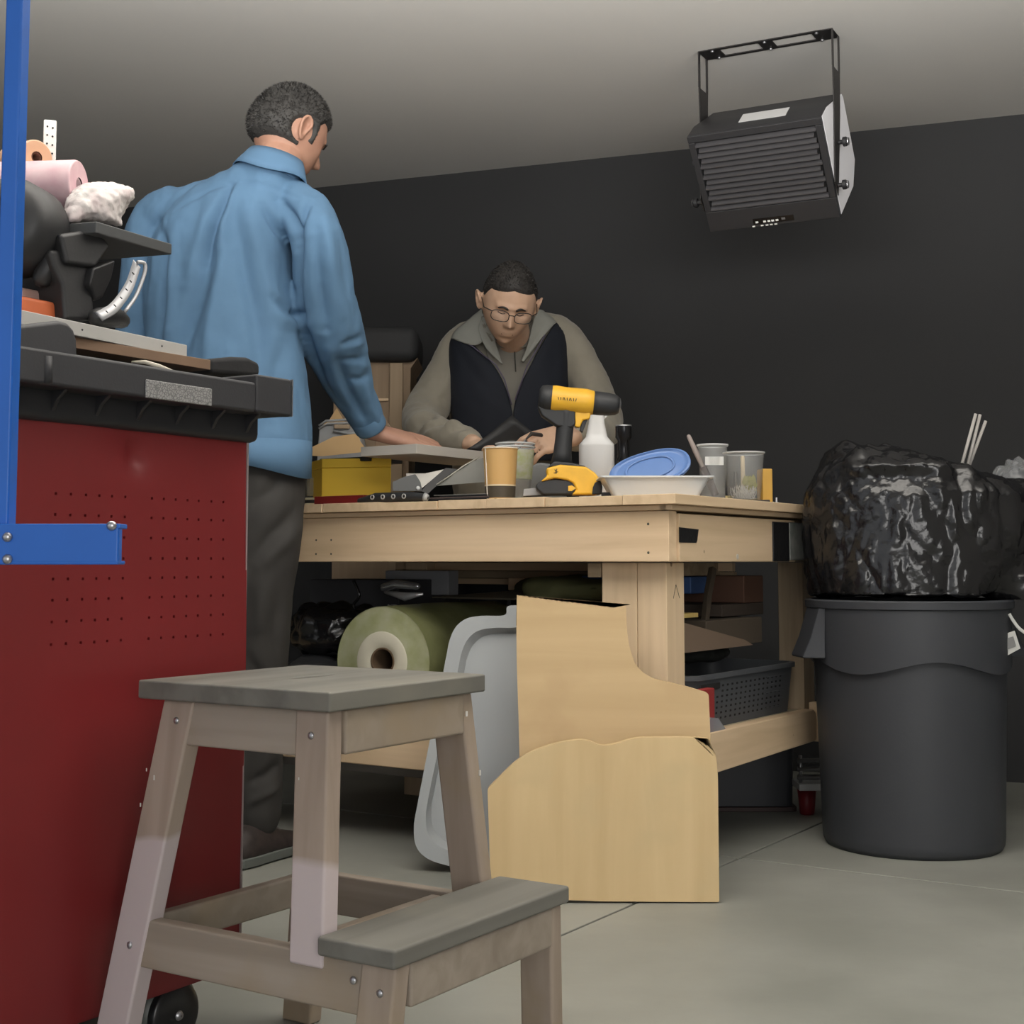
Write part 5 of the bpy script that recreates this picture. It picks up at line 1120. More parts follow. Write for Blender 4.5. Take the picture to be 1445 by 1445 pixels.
def hair(name, Mh, c, m, parent, inhair, thick, tuft=1500, tl=.012, nu=140, nv=100, seed=1, nz=.004):
    rnd = random.Random(seed); V = {}; mb = MB(); idx = {}
    def pt(i, k):
        ph = PI / 2 - PI * i / nv; th = 2 * PI * k / nu; d = (math.cos(ph) * math.cos(th), math.cos(ph) * math.sin(th), math.sin(ph))
        h = inhair(d); o_ = -.002 + thick * sstep(0, .16, h)
        if h > 0: o_ += nz * noise.noise(Vector(d) * 9 + Vector((seed, 0, 0))) * sstep(0, .2, h) + nz * .7 * noise.noise(Vector(d) * 26) * sstep(0, .2, h)
        return c + Mh @ head_point(d, o_), h, d
    P = [[pt(i, k % nu) for k in range(nu)] for i in range(0, nv + 1)]
    for i in range(nv + 1):
        for k in range(nu): mb.v.append(P[i][k][0])
    for i in range(nv):
        for k in range(nu):
            kk = (k + 1) % nu
            if max(P[i][k][1], P[i + 1][k][1], P[i][kk][1], P[i + 1][kk][1]) > 0: mb.f.append((i * nu + k, (i + 1) * nu + k, (i + 1) * nu + kk, i * nu + kk))
    for _ in range(tuft):
        z = rnd.uniform(-.7, 1); th = rnd.uniform(0, 2 * PI); r_ = math.sqrt(max(0, 1 - z * z)); d = (r_ * math.cos(th), r_ * math.sin(th), z)
        h = inhair(d)
        if h <= .03: continue
        o_ = -.002 + thick * sstep(0, .16, h); b = head_point(d, o_ - .001)
        nrm = Vector(d); side = nrm.cross(Vector((rnd.uniform(-1, 1), rnd.uniform(-1, 1), rnd.uniform(-1, 1)))).normalized()
        down = (Vector((0, .3, -.7)) - nrm * nrm.dot(Vector((0, .3, -.7)))) * .8
        l = tl * rnd.uniform(.5, 1.1) * sstep(0, .25, h) + .002; tip = b + (nrm * .7 + down * .5 + side * .5).normalized() * l; w = nrm.cross(side).normalized() * .0016
        mb.add([c + Mh @ q for q in (b - w, b + w, b + (tip - b) * .55 + w * .6, tip)], [(0, 1, 2), (0, 2, 3)])
    me = mb.build(name, m, parent, smooth=False); me.data.shade_smooth(); return me
def basis(fwd, roll=0.0):
    """columns: side, forward, up"""
    f = Vector(fwd).normalized(); s = f.cross(Vector((0, 0, 1))).normalized(); u = s.cross(f).normalized()
    R = Matrix.Rotation(roll, 3, f); s = R @ s; u = R @ u
    return Matrix((s, f, u)).transposed()
def limb(mb, pts, rad, n=20, res=14, flat=None):
    k = spline([tuple(p) + (r_,) for p, r_ in zip(pts, rad)], res)
    mb.tube([Vector(q[:3]) for q in k], [max(.004, q[3]) for q in k], n, rnd=True, flat=flat)
def hand(mb, wrist, fwd, back, side, curl, spread=.10, s=1.0, thumb=(.6, .3), wrad=.027):
    """fwd: towards fingertips, back: back of the hand, side: towards the thumb"""
    f = Vector(fwd).normalized(); b = Vector(back); b = (b - f * b.dot(f)).normalized(); t = f.cross(b); 
    if t.dot(Vector(side)) < 0: t = -t
    w = Vector(wrist)
    def q(a, c_, d): return w + f * a * s + t * c_ * s + b * d * s
    # palm as rounded box loft
    rings = []
    for a, hw_, hh in ((-.02, .024, .019), (0, .025, .018), (.025, .034, .0175), (.055, .041, .0165), (.085, .042, .0145), (.094, .038, .011)):
        rings.append([q(a, -.002 + hw_ * math.copysign(abs(math.cos(x)) ** .8, math.cos(x)), -.002 + hh * math.sin(x)) for x in [2 * PI * k / 20 for k in range(20)]])
    mb.loft(rings)
    for i, (c_, L) in enumerate(((.0305, .072), (.0100, .080), (-.0110, .074), (-.0315, .058))):
        cu = curl[i] if isinstance(curl, (list, tuple)) else curl
        ang = 0; p = q(.078, c_ * .93, 0); pts = [p]; d = (f + t * spread * c_ / .03).normalized(); a0 = .086
        pts = [q(.070, c_ * .9, 0), q(.092, c_, .001)]; segs = (.46, .30, .24); cur = Vector(pts[-1])
        for k, sg in enumerate(segs):
            ang += cu * (.8, 1.0, .8)[k]; dd = d * math.cos(ang) - b * math.sin(ang); cur = cur + dd * L * sg * s; pts.append(cur)
        mb.tube(pts, [x * s for x in (.0085, .0088, .0082, .0076, .0060)], 10, rnd=True)
    th0 = q(.018, .026, -.006); d1 = (f * .75 + t * thumb[0] - b * thumb[1]).normalized(); d2 = (f * .95 + t * thumb[0] * .35 - b * thumb[1] * 1.3).normalized()
    mb.tube([q(.008, .014, -.004), th0, th0 + d1 * .036 * s, th0 + d1 * .036 * s + d2 * .030 * s, th0 + d1 * .036 * s + d2 * .052 * s], [x * s for x in (.013, .014, .0105, .0095, .0072)], 12, rnd=True)
def ringv(c, a, b, sv, fv, n=48, e=.88):
    return [c + sv * (a * math.copysign(abs(math.cos(t)) ** e, math.cos(t))) + fv * (b * math.copysign(abs(math.sin(t)) ** e, math.sin(t))) for t in [2 * PI * k / n for k in range(n)]]
def loft_s(mb, keys, sv, fv, res=30, n=48):
    k = spline([tuple(c) + (a, b) for c, a, b in keys], res)
    mb.loft([ringv(Vector(q[:3]), q[3], q[4], sv, fv, n) for q in k])
skin1 = mat('skin_standing', (.41, .23, .16), .55, col2=(.35, .185, .13), vscale=22, bump=.12, bscale=160, bdist=.0008)
skin2 = mat('skin_leaning', (.62, .41, .29), .5, col2=(.55, .35, .24), vscale=22, bump=.12, bscale=160, bdist=.0008)

# ------------------------------------------------------------------ man in the blue shirt
m1 = thing('person', 'man standing with his back turned, in a blue shirt, one hand on the bench', 'person', (at(345, 1200, 3.30).x, 3.30, 0))
yaw = math.radians(22); s1v = Vector((math.cos(yaw), -math.sin(yaw), 0)); f1v = Vector((math.sin(yaw), math.cos(yaw), 0))
hc1 = at(407, 189, 3.34)
Mh1 = basis((math.sin(math.radians(47)) * .93, math.cos(math.radians(47)) * .93, -.42), math.radians(4))
b = MB(); head_mesh(b, Mh1, hc1); 
for sg in (-1, 1): ear(b, Mh1, hc1, sg, .92)
b.tube([hc1 + Vector((-.008, -.0, -.03)), at(396, 225, 3.31), at(380, 258, 3.32), at(360, 300, 3.33)], [.056, .056, .050, .04], 24, rnd=True)
# body inside the clothes
loft_s(b, [(at(318, 300, 3.32), .13, .07), (at(310, 380, 3.34), .12, .075), (at(312, 500, 3.34), .12, .08), (at(322, 620, 3.33), .12, .08), (at(330, 700, 3.32), .12, .08)], s1v, f1v, 16, 28)
W1 = at(527, 603, 3.56)
limb(b, [at(400, 315, 3.30), at(446, 350, 3.27), at(470, 480, 3.38), W1], [.022, .026, .030, .027], 16)
limb(b, [at(236, 325, 3.36), at(210, 365, 3.39), at(193, 500, 3.42), at(215, 640, 3.36)], [.022, .024, .030, .026], 16)
hip = 700
limb(b, [at(366, 690, 3.30), at(366, 800, 3.28), at(358, 1000, 3.30), at(356, 1170, 3.30)], [.065, .055, .045, .035], 16)
limb(b, [at(284, 690, 3.40), at(282, 800, 3.38), at(276, 1000, 3.42), at(272, 1140, 3.44)], [.065, .055, .045, .035], 16)
limb(b, [at(356, 1170, 3.30), at(362, 1196, 3.34), at(380, 1200, 3.40)], [.035, .034, .03], 14); limb(b, [at(272, 1140, 3.44), at(276, 1165, 3.48), at(292, 1170, 3.54)], [.035, .034, .03], 14)
# right hand flat on the foam board: fingers to the right and away
hand(b, W1 + Vector((.006, .008, -.010)), (.90, .40, -.17), (.12, -.35, .90), (0, .85, .4), [.08, .10, .12, .16], spread=.10, s=1.12, thumb=(.6, .25))
hand(b, at(215, 640, 3.36), (.1, -.1, -1), (-1, 0, 0), (0, 1, 0), .3)
m2, co, no = remeshed(b, .0032, 3)
place_mesh(m2, co, 'body', skin1, m1)
# hair
def hair1(d):
    x, y, z = d; ax = abs(x); g = 1.0
    front = .60 + .08 * math.cos(x * 5) - y      # stays behind the forehead line
    top = z + .05
    if y > .0: g = min(z - (.42 + .0 * ax) + (.0 if y > .5 else (.5 - y) * 1.05), 1)
    else: g = z + .52 - .10 * ax
    # sideburn
    if ax > .55 and -.05 < y < .40: g = max(g, min(z + .22, .40 - y))
    # around the ear
    e = math.hypot((y + .06) / .26, (z + .06) / .22)
    if ax > .6: g = min(g, (e - 1.0) * .4)
    return g
hm1 = mat('dark_hair_greying', (.020, .019, .018), .65, col2=(.036, .034, .032), vscale=18, stretch=(1, 1, 1), bump=.2, bscale=120, bdist=.003)
hair('hair', Mh1, hc1, hm1, m1, hair1, .011, tuft=7000, tl=.007, seed=4, nz=.0035)
bm_l = MB(); 
for sg in (-1, 1):
    pts = [hc1 + Mh1 @ (head_point(Vector((sg * x, math.sqrt(max(0, 1 - x * x - z * z)), z)).normalized(), .001)) for x, z in ((.14, .17), (.3, .21), (.48, .17))]
    bm_l.tube([Vector(p) for p in spline([tuple(p) for p in pts], 8)], .003, 6, rnd=True)
bm_l.build('eyebrows', hm1, m1, smooth=True)
# shirt
b = MB()
loft_s(b, [(at(336, 655, 3.31), .176, .128), (at(334, 600, 3.32), .180, .132), (at(322, 520, 3.33), .186, .135), (at(312, 450, 3.34), .186, .135), (at(309, 380, 3.34), .182, .130), (at(316, 325, 3.33), .176, .118), (at(332, 284, 3.32), .148, .095), (at(356, 252, 3.31), .105, .075), (at(378, 230, 3.30), .068, .060)], s1v, f1v, 34, 56)
limb(b, [at(405, 292, 3.30), at(432, 302, 3.27), at(450, 340, 3.25), at(457, 400, 3.28), at(463, 453, 3.33), at(477, 504, 3.41), at(500, 555, 3.49), at(518, 592, 3.545)], [.060, .066, .069, .073, .077, .072, .055, .043], 26, 26)
for P1, P2, ra_ in ((at(356, 272, 3.33), at(232, 303, 3.37), .055), (at(372, 268, 3.32), at(425, 296, 3.28), .055)): limb(b, [P1, (P1 + P2) / 2, P2], [ra_ * .9, ra_, ra_ * 1.05], 22, 10)
limb(b, [at(240, 296, 3.37), at(219, 315, 3.39), at(206, 355, 3.39), at(197, 430, 3.40), at(193, 520, 3.42), at(205, 600, 3.38), at(212, 625, 3.36)], [.058, .062, .062, .056, .053, .045, .04], 24, 22)
m2, co, no = remeshed(b, .0050, 10)
fold1 = [  # valleys (+) and ridges (-): pixel line, width, depth in metres
    ([(322, 256), (312, 285), (296, 330), (288, 375)], .010, .015), ([(330, 262), (322, 300), (310, 350)], .010, -.006), ([(303, 268), (280, 340), (262, 400)], .018, -.005),
    ([(300, 330), (292, 380), (278, 430), (252, 500), (240, 540)], .022, .015), ([(318, 330), (312, 400), (300, 470), (292, 540)], .024, -.010),
    ([(330, 300), (345, 370), (362, 440), (372, 510), (376, 600)], .024, .014), ([(352, 300), (372, 380), (388, 440), (396, 520)], .022, -.010),
    ([(372, 290), (390, 320), (410, 350)], .009, .009), ([(395, 280), (412, 310), (420, 345), (418, 400)], .011, .016), ([(440, 285), (425, 315), (416, 350)], .009, .012),
    ([(414, 340), (414, 400), (420, 450), (432, 500), (446, 540)], .011, .020), ([(384, 420), (400, 436), (424, 440)], .010, .010), ([(390, 445), (408, 455), (428, 455)], .012, -.007),
    ([(210, 300), (228, 350), (222, 430), (212, 500)], .012, .013), ([(196, 320), (206, 290), (228, 262)], .009, .004), ([(222, 290), (208, 345), (200, 400)], .012, -.006), ([(245, 300), (236, 360), (232, 460)], .018, -.006),
    ([(400, 470), (392, 540), (398, 620)], .018, .009), ([(350, 520), (352, 580), (356, 640)], .020, .008), ([(330, 500), (330, 570), (335, 640)], .018, -.006),
    ([(462, 310), (470, 380), (478, 440)], .014, -.006), ([(450, 330), (452, 400), (458, 460)], .013, .009), ([(484, 330), (492, 400), (496, 450)], .010, .006),
    ([(510, 452), (495, 470), (478, 478)], .006, .008), ([(513, 478), (498, 494), (476, 500)], .006, .008), ([(517, 505), (500, 520), (484, 524)], .006, .008), ([(508, 465), (492, 480)], .006, -.006), ([(515, 492), (500, 506)], .006, -.005),
    ([(470, 500), (480, 540), (500, 580)], .012, .010), ([(500, 520), (510, 560), (522, 590)], .009, -.005), ([(455, 470), (462, 520), (478, 560)], .012, -.005),
    ([(330, 250), (290, 262), (240, 288)], .006, .003), ([(330, 250), (380, 262), (430, 282)], .006, .003)]
co = folds(co, no, [(p_, w_, d_ * 1.35) for p_, w_, d_ in fold1], 3.22)
co = wrinkle(co, no, .010, 7, (1, 1, .35)); co = wrinkle(co, no, .0022, 20, (1, 1, .6), seed=5)
shirt = mat('blue_cotton', (.094, .187, .308), .85, var=.10, vscale=8, bump=.25, bscale=700, bdist=.0004)
place_mesh(m2, co, 'shirt', shirt, m1)
# collar: folded band around the neck
cn = at(384, 243, 3.300); axc = Vector((.26, .10, 1)).normalized(); su = Vector((1, 0, 0)); su = (su - axc * su.dot(axc)).normalized(); fv_ = axc.cross(su)
profc = [(.066, -.012), (.064, .012), (.0625, .034), (.067, .037), (.074, .022), (.083, .000), (.090, -.016)]
rows = []
for k in range(65):
    t = 2 * PI * k / 64; front = sstep(.3, 1, math.cos(t - math.radians(55)))
    rows.append([cn + (su * math.cos(t) * 1.02 + fv_ * math.sin(t) * .92) * (r_ + .004 * front) + axc * (h - .020 * front - (.006 * math.sin(3 * t) if j > 4 else 0)) for j, (r_, h) in enumerate(profc)])
MB().sheet(rows).build('collar', shirt, m1, smooth=True, solid=.0025)
# shirt tail and buttoned cuff
b = MB(); rows = []
for k in range(33):
    t = -PI * .98 + PI * 1.0 * k / 32 + .3; hem = .018 * math.cos(t * 2) 
    rows.append([at(336, 655, 3.31) + s1v * (.181 * math.cos(t)) + f1v * (.133 * math.sin(t)) + Vector((0, 0, .05 - .035 * j - (hem if j == 2 else 0))) for j in range(3)])
b.sheet(rows).build('shirt_tail', shirt, m1, smooth=True, solid=.002)
cuff_c = at(522, 600, 3.552); cd = (at(529, 611, 3.572) - at(512, 580, 3.525)).normalized()
MB().lathe([(.041, -.028), (.0425, -.024), (.042, .004), (.040, .010), (.036, .008)], cuff_c, cd, 36, cap=False, sx=1.0).build('cuff', shirt, m1, smooth=True)
# trousers
b = MB()
loft_s(b, [(at(335, 650, 3.32), .165, .115), (at(335, 700, 3.32), .168, .120), (at(334, 745, 3.32), .160, .115)], s1v, f1v, 8, 48)
limb(b, [at(374, 680, 3.29), at(372, 740, 3.27), at(368, 820, 3.26), at(365, 920, 3.27), at(362, 1020, 3.30), at(360, 1100, 3.31), at(358, 1150, 3.31)], [.096, .092, .078, .068, .064, .062, .060], 28, 24)
limb(b, [at(288, 680, 3.38), at(286, 740, 3.37), at(282, 820, 3.37), at(278, 920, 3.39), at(275, 1020, 3.43), at(272, 1110, 3.45)], [.094, .090, .076, .068, .062, .060], 28, 22)
m2, co, no = remeshed(b, .0055, 8)
co = folds(co, no, [([(432, 700), (410, 730), (380, 760), (352, 800)], .016, .010), ([(425, 740), (400, 770), (370, 800)], .014, -.008), ([(400, 660), (385, 690), (350, 715)], .014, .008), ([(400, 820), (385, 900), (392, 980)], .014, .006), ([(350, 930), (370, 960), (398, 965)], .012, .007),
    ([(350, 1000), (360, 1060), (350, 1120)], .014, .008), ([(345, 1110), (368, 1100), (392, 1080)], .012, .010), ([(345, 1140), (365, 1128), (390, 1115)], .010, -.007), ([(370, 830), (366, 900)], .016, -.007)], 3.2)
co = wrinkle(co, no, .005, 9, (1, 1, .5), seed=9)
place_mesh(m2, co, 'trousers', mat('charcoal_trousers', (.030, .028, .026), .8, var=.15, vscale=7, bump=.2, bscale=500, bdist=.0004), m1)
shm = mat('dark_shoe', (.030, .022, .020), .6, var=.4, vscale=50); slm_ = mat('shoe_sole', (.10, .11, .10), .6)
def shoe(ankle, d, parent):
    d = Vector(d).normalized(); s_ = Vector((d.y, -d.x, 0)); b = MB(); base_ = Vector((ankle.x, ankle.y, 0)); rings = []; sole = []
    for a, hw_, h in ((-.085, .018, .05), (-.075, .033, .075), (-.04, .040, .088), (0, .042, .092), (.04, .044, .082), (.09, .050, .062), (.14, .048, .050), (.175, .036, .042), (.19, .015, .034)):
        rings.append([base_ + d * a + s_ * hw_ * math.cos(t) + Vector((0, 0, .022 + (h - .022) * max(0, math.sin(t)) ** .8 + .006 * min(0, math.sin(t)))) for t in [2 * PI * k / 24 for k in range(24)]])
        sole.append([base_ + d * a * 1.03 + s_ * (hw_ + .004) * u_ + Vector((0, 0, z)) for u_, z in ((-1, .002), (1, .002), (1, .024), (-1, .024))])
    up_ = b.loft(rings).build('shoe', shm, parent, smooth=True); MB().loft(sole).build('sole', slm_, up_, bevel=.004)
    for k in range(4): MB().tube([base_ + d * (.03 + .02 * k) + s_ * -.016 + Vector((0, 0, .084 - .008 * k)), base_ + d * (.036 + .02 * k) + Vector((0, 0, .089 - .008 * k)), base_ + d * (.03 + .02 * k) + s_ * .016 + Vector((0, 0, .084 - .008 * k))], .0022, 6).build('lace', mat('grey_lace', (.12, .11, .10), .8), up_, smooth=True)
shoe(Vector((at(357, 1180, 3.30).x, 3.28, 0)), (.45, 1, 0), m1); shoe(Vector((at(272, 1180, 3.44).x, 3.44, 0)), (.3, 1, 0), m1)

# ------------------------------------------------------------------ man in the vest, facing the camera behind the bench
YM = 4.50
m2o = thing('person', 'man in glasses and navy vest over a grey jacket, bent over the bench', 'person', (at(720, 700, YM).x, YM + .1, 0))
sv, fv = Vector((.998, .06, 0)).normalized(), Vector((-.06, .998, 0)).normalized()
hc2 = at(718, 427, 4.20)
Mh2 = basis((.07, -.82, -.58), math.radians(-7)) * 1.05
b = MB(); head_mesh(b, Mh2, hc2)
for sg in (-1, 1): ear(b, Mh2, hc2, sg, .85)
b.tube([hc2 + Vector((0, .03, -.04)), at(722, 468, 4.33), at(720, 496, 4.45)], [.052, .056, .05], 24, rnd=True)
loft_s(b, [(at(720, 500, YM), .13, .07), (at(718, 580, YM), .14, .085), (at(718, 680, YM + .04), .13, .085), (at(718, 760, YM + .08), .13, .09)], sv, fv, 14, 28)
limb(b, [at(672, 495, 4.48), at(634, 528, 4.47), at(600, 596, 4.32), at(668, 626, 4.02)], [.036, .036, .03, .026], 16)
limb(b, [at(775, 485, 4.48), at(814, 518, 4.47), at(846, 598, 4.32), at(806, 618, 3.98)], [.036, .036, .03, .026], 16)
for dx in (-.09, .09):
    p = at(718, 760, YM + .08); limb(b, [p + Vector((dx, 0, 0)), Vector((p.x + dx, p.y + .03, .40)), Vector((p.x + dx * 1.1, p.y + .10, .07))], [.06, .05, .036], 14); limb(b, [Vector((p.x + dx * 1.1, p.y + .10, .06)), Vector((p.x + dx * 1.2, p.y - .02, .035))], [.036, .028], 12)
hand(b, at(666, 626, 4.02), (.72, -.62, -.15), (-.1, -.35, 1), (.3, .9, 0), [.45, .5, .5, .5], s=.95)
hand(b, at(800, 612, 3.99), (-.80, -.45, -.28), (.15, -.75, .55), (-.2, -.2, .9), [.55, .6, .65, .7], s=1.05, thumb=(.35, .35))
m2, co, no = remeshed(b, .0032, 2)
place_mesh(m2, co, 'body', skin2, m2o)
def hair2(d):
    x, y, z = d; ax = abs(x)
    if y > .05: g = z - (.535 - .17 * ax) + (.0 if y > .40 else (.40 - y) * 1.1)
    else: g = z + .45
    e = math.hypot((y + .04) / .24, (z + .04) / .22)
    if ax > .6: g = min(g, (e - 1) * .4)
    return g
hm2 = mat('dark_short_hair', (.016, .014, .013), .6, col2=(.035, .032, .030), vscale=40, bump=.3, bscale=200, bdist=.002)
hair('hair', Mh2, hc2, hm2, m2o, hair2, .0055, tuft=5000, tl=.004, seed=8, nz=.0008)
def hp(x, z, off=.001):
    return hc2 + Mh2 @ head_point(Vector((x, math.sqrt(max(0, 1 - x * x - z * z)), z)).normalized(), off)
for sg in (-1, 1):
    MB().tube([Vector(p) for p in spline([tuple(hp(sg * x, z)) for x, z in ((.14, .15), (.3, .20), (.50, .15))], 10)], [.002, .003, .0034, .0036, .0036, .0034, .003, .0028, .0024, .0018], 8).build('eyebrow', hm2, m2o, smooth=True)
    MB().tube([Vector(p) for p in spline([tuple(hp(sg * x, z, .001)) for x, z in ((.22, .02), (.34, -.015), (.47, .02))], 10)], .0013, 6).build('eyelid_line', mat('lash_brown', (.05, .025, .02), .7), m2o, smooth=True)
MB().tube([Vector(p) for p in spline([tuple(hp(x, -.52, .0012)) for x in (-.24, -.1, 0, .1, .24)], 12)], .0016, 6).build('mouth_line', mat('lip_line', (.16, .07, .055), .6), m2o, smooth=True)
# glasses
gl = MB(); gm_ = mat('dark_spectacle_frame', (.02, .018, .018), .3)
def gp_(x, z, y=.112): return hc2 + Mh2 @ Vector((x, y - abs(x) * .20, z + .010))
for sg in (-1, 1):
    rim = [gp_(sg * (.033 + .025 * math.copysign(abs(math.cos(t)) ** .7, math.cos(t))), -.006 + .0165 * math.copysign(abs(math.sin(t)) ** .7, math.sin(t))) for t in [2 * PI * k / 28 for k in range(29)]]
    gl.tube(rim, .0013, 6, cap=False)
    gl.tube([gp_(sg * .058, .004), hc2 + Mh2 @ Vector((sg * .076, .06, .004)), hc2 + Mh2 @ Vector((sg * .080, .0, .008))], .0016, 6)
gl.tube([gp_(-.009, .0), gp_(0, .004, .118), gp_(.009, .0)], .0014, 6)
go = gl.build('glasses', gm_, m2o, smooth=True)
gls = mat('lens_glass', (.3, .3, .3), .05, alpha=.05)
for sg in (-1, 1): MB().prism([gp_(sg * (.033 + .0245 * math.copysign(abs(math.cos(t)) ** .7, math.cos(t))), -.006 + .016 * math.copysign(abs(math.sin(t)) ** .7, math.sin(t))) for t in [2 * PI * k / 24 for k in range(24)]], Mh2 @ Vector((0, .001, 0))).build('lens', gls, go)
# jacket
b = MB()
Tk = [(at(716, 770, YM + .08), .165, .12), (at(716, 700, YM + .05), .17, .125), (at(716, 640, YM + .02), .178, .128), (at(717, 570, YM), .188, .13), (at(718, 520, YM - .01), .19, .125), (at(719, 482, YM - .02), .182, .112), (at(721, 460, YM - .03), .145, .090), (at(722, 443, YM - .04), .098, .072)]
loft_s(b, Tk, sv, fv, 34, 56)
limb(b, [at(672, 474, YM - .02), at(650, 490, YM - .02), at(630, 528, YM - .03), at(606, 572, YM - .08), at(594, 600, YM - .20), at(622, 612, YM - .34), at(660, 624, 4.06)], [.060, .064, .066, .066, .060, .052, .042], 26, 26)
limb(b, [at(772, 465, YM - .02), at(794, 478, YM - .02), at(818, 518, YM - .03), at(842, 568, YM - .08), at(852, 604, YM - .20), at(835, 612, YM - .34), at(810, 615, 4.03)], [.060, .064, .066, .064, .060, .052, .042], 26, 26)
m2, co, no = remeshed(b, .0055, 10)
jf = []
for k in range(6): jf.append(([(574 + 14 * k, 606 + 2 * k), (592 + 14 * k, 592 + 4 * k), (606 + 13 * k, 586 + 5 * k)], .0095, .017 * (1 if k % 2 else -.8)))
jf += [([(585, 615), (610, 600), (640, 598)], .008, .012), ([(600, 626), (630, 606), (655, 610)], .007, -.010), ([(618, 560), (600, 585), (585, 600)], .012, .008), ([(640, 500), (625, 540), (612, 565)], .012, -.007), ([(836, 520), (842, 555), (850, 580)], .012, .008)]
co = folds(co, no, jf, YM - .2); co = wrinkle(co, no, .006, 9, (1, 1, .7), seed=3); co = wrinkle(co, no, .002, 24, seed=2)
jac = mat('olive_grey_jacket', (.27, .248, .20), .85, var=.12, vscale=9, bump=.2, bscale=500, bdist=.0004, sheen=.2)
place_mesh(m2, co, 'jacket', jac, m2o)
# torso front surface helper
Tr = spline([tuple(c) + (a, bb_) for c, a, bb_ in Tk], 120)
def front(px, py, off):
    """point on the front of the torso seen at that pixel, raised by off"""
    q0 = at(px, py, YM - .1); k = int(np.argmin(abs(Tr[:, 2] - q0.z))); c = Vector(Tr[k][:3]); a, bb_ = Tr[k][3], Tr[k][4]
    x = max(-.995, min(.995, (q0.x - c.x) / a)); y = (1 - abs(x) ** (2 / .88)) ** (.88 / 2) * bb_
    return Vector((c.x + a * x, c.y + a * x * .06 - y - off, q0.z))
def panel(name, left, right, m, off, n=26, k=40, th=.006):
    """left/right: pixel polylines from top to bottom"""
    A = spline(left, k); Bq = spline(right, k)
    rows = [[front(A[i][0] + (Bq[i][0] - A[i][0]) * j / n, A[i][1] + (Bq[i][1] - A[i][1]) * j / n, off + .004 * noise.noise(Vector((i * .12, j * .15, off * 90)))) for j in range(n + 1)] for i in range(k)]
    return MB().sheet(rows).build(name, m, m2o, smooth=True, solid=th)
polo = mat('grey_polo', (.19, .18, .155), .85, bump=.2, bscale=400, bdist=.0004)
nav = mat('navy_vest', (.0095, .0125, .021), .8, var=.1, bump=.2, bscale=400, bdist=.0004)
panel('polo_front', [(684, 462), (690, 520), (700, 570), (702, 640)], [(762, 462), (752, 520), (748, 570), (746, 640)], polo, .018, th=.003)
MB().tube([front(726, 496, .024), front(727, 512, .024), front(728, 528, .024)], .0016, 6).build('placket', M['joint'], m2o)
panel('vest_panel', [(634, 474), (633, 530), (638, 590), (640, 650)], [(652, 476), (700, 524), (722, 580), (726, 650)], nav, .034)
panel('vest_panel', [(786, 452), (752, 512), (727, 570), (722, 650)], [(802, 450), (806, 520), (806, 590), (804, 650)], nav, .034)
colm = mat('grey_green_collar', (.27, .275, .25), .85, bump=.2, bscale=400, bdist=.0004)
panel('jacket_collar', [(680, 438), (655, 458), (632, 473), (632, 474)], [(690, 452), (686, 482), (668, 492), (634, 475)], colm, .046, 16, 24, .005)
panel('jacket_collar', [(682, 452), (676, 470), (686, 496), (708, 518)], [(696, 456), (698, 482), (704, 502), (709, 519)], colm, .050, 12, 24, .005)
panel('jacket_collar', [(757, 440), (750, 466), (744, 492), (736, 514)], [(790, 437), (790, 448), (768, 476), (738, 516)], colm, .048, 16, 24, .005)
MB().tube([front(*p, .050) for p in ((634, 474), (668, 494), (700, 520), (712, 540), (722, 575))], .0022, 6).build('zip_edge', mat('violet_zip', (.10, .085, .13), .5), m2o, smooth=True)
MB().tube([front(*p, .050) for p in ((790, 438), (768, 478), (744, 520), (727, 568))], .0022, 6).build('zip_edge', mat('violet_zip_b', (.10, .085, .13), .5), m2o, smooth=True)
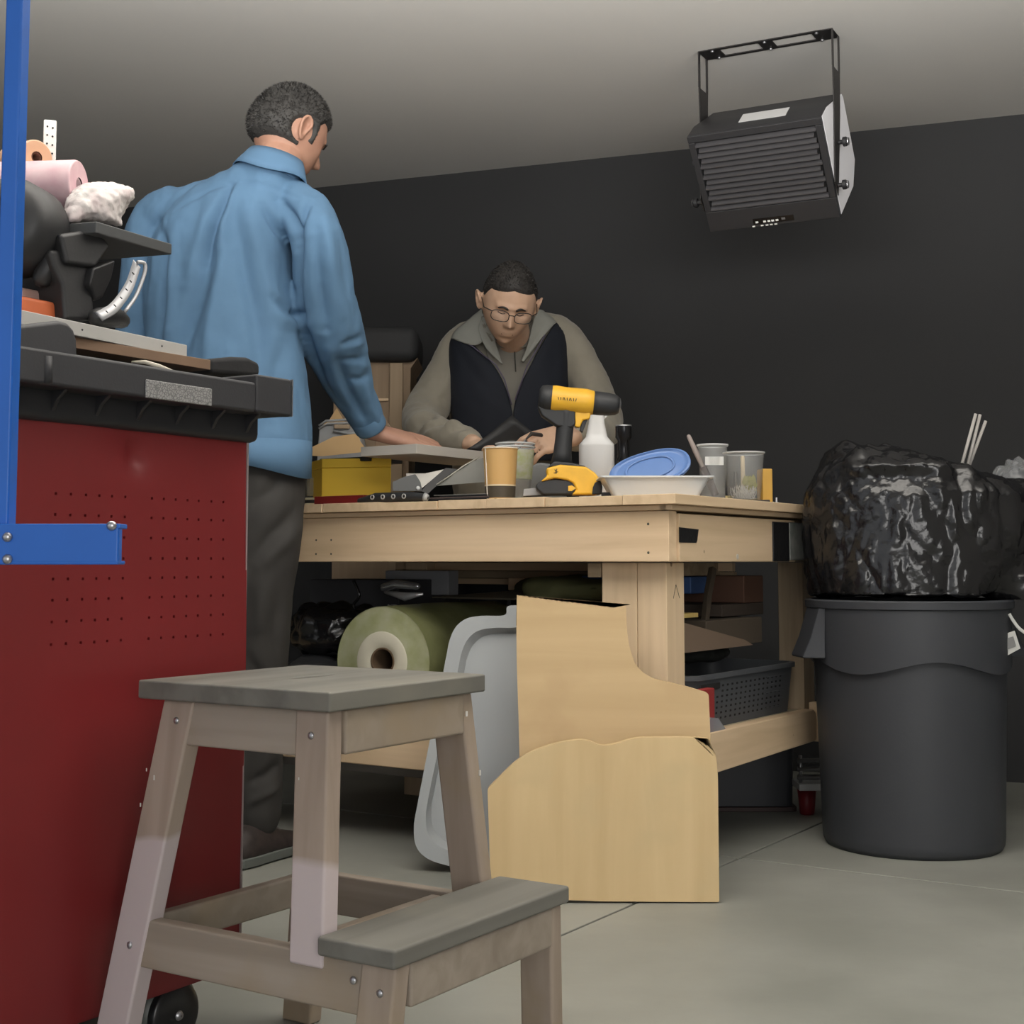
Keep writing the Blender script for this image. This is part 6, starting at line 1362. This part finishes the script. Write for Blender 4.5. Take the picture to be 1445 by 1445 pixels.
# polo collar
cn = at(721, 466, YM - .115); axc = Vector((0, -.45, 1)).normalized(); su = Vector((1, 0, 0)); fv_ = axc.cross(su)
rows = []
for k in range(49):
    t = 2 * PI * k / 48; fr0 = sstep(.2, 1, -math.sin(t))
    rows.append([cn + (su * math.cos(t) * .98 + fv_ * math.sin(t) * .86) * (r_ + .006 * fr0) + axc * (h - .022 * fr0) for r_, h in ((.066, -.02), (.067, .01), (.066, .026), (.073, .026), (.082, .006), (.090, -.014))])
MB().sheet(rows).build('polo_collar', polo, m2o, smooth=True, solid=.0025)
MB().sheet([[front(x0 + (x1 - x0) * j / 6, y0 + (y1 - y0) * j / 6, .052) for j in range(7)] for (x0, y0), (x1, y1) in (((680, 452), (688, 448)), ((682, 466), (694, 466)), ((688, 478), (702, 478)), ((694, 488), (712, 484)))]).build('polo_collar', polo, m2o, smooth=True, solid=.004)
# trousers and shoes of the second man (mostly behind the bench)
b = MB(); p = at(718, 760, YM + .08)
loft_s(b, [(p + Vector((0, 0, .08)), .165, .115), (p, .168, .118), (p - Vector((0, 0, .08)), .16, .11)], sv, fv, 6, 36)
for dx in (-.085, .085): limb(b, [p + Vector((dx, 0, -.03)), Vector((p.x + dx, p.y + .03, .40)), Vector((p.x + dx * 1.1, p.y + .10, .10))], [.088, .066, .056], 22)
m2, co, no = remeshed(b, .009, 4); co = wrinkle(co, no, .006, 9, seed=12)
place_mesh(m2, co, 'trousers', mat('dark_jeans', (.02, .022, .028), .8), m2o)
for dx in (-.085, .085): shoe(Vector((p.x + dx * 1.1, p.y + .10, 0)), (dx * 1.5, -1, 0), m2o)

# ---- things in the second man's hands
Yf = 3.93
fo_ = MB(); rows = []
for i in range(9):
    t = i / 8
    rows.append([at(658 + (722 - 658) * t + (38 + 20 * t) * j, 634 - 48 * t ** 1.15 + (8 + 38 * t) * j, Yf + .02 * math.sin(t * 2) + .03 * j) for j in np.linspace(0, 1, 6)])
fo_.sheet(rows); bf = tag(fo_.build('black_sheet', mat('black_leather', (.010, .010, .011), .5), smooth=True, solid=.003), 'curved black sheet held by the man in the vest', 'sheet')
kn = thing('marking_knife', 'slim dark knife held in the fingers of the man in the vest', 'knife', at(760, 620, 3.88))
MB().tube([at(741, 621, 3.86), at(750, 612, 3.87), at(764, 614, 3.90)], [.0015, .006, .006], 8, flat=.5, rnd=True).build('handle', mat('knife_handle', (.04, .033, .03), .5), kn, smooth=True)
MB().tube([at(724, 640, 3.85), at(742, 620, 3.86)], [.0008, .0022], 6, flat=.4).build('blade', M['steel'], kn, smooth=True)
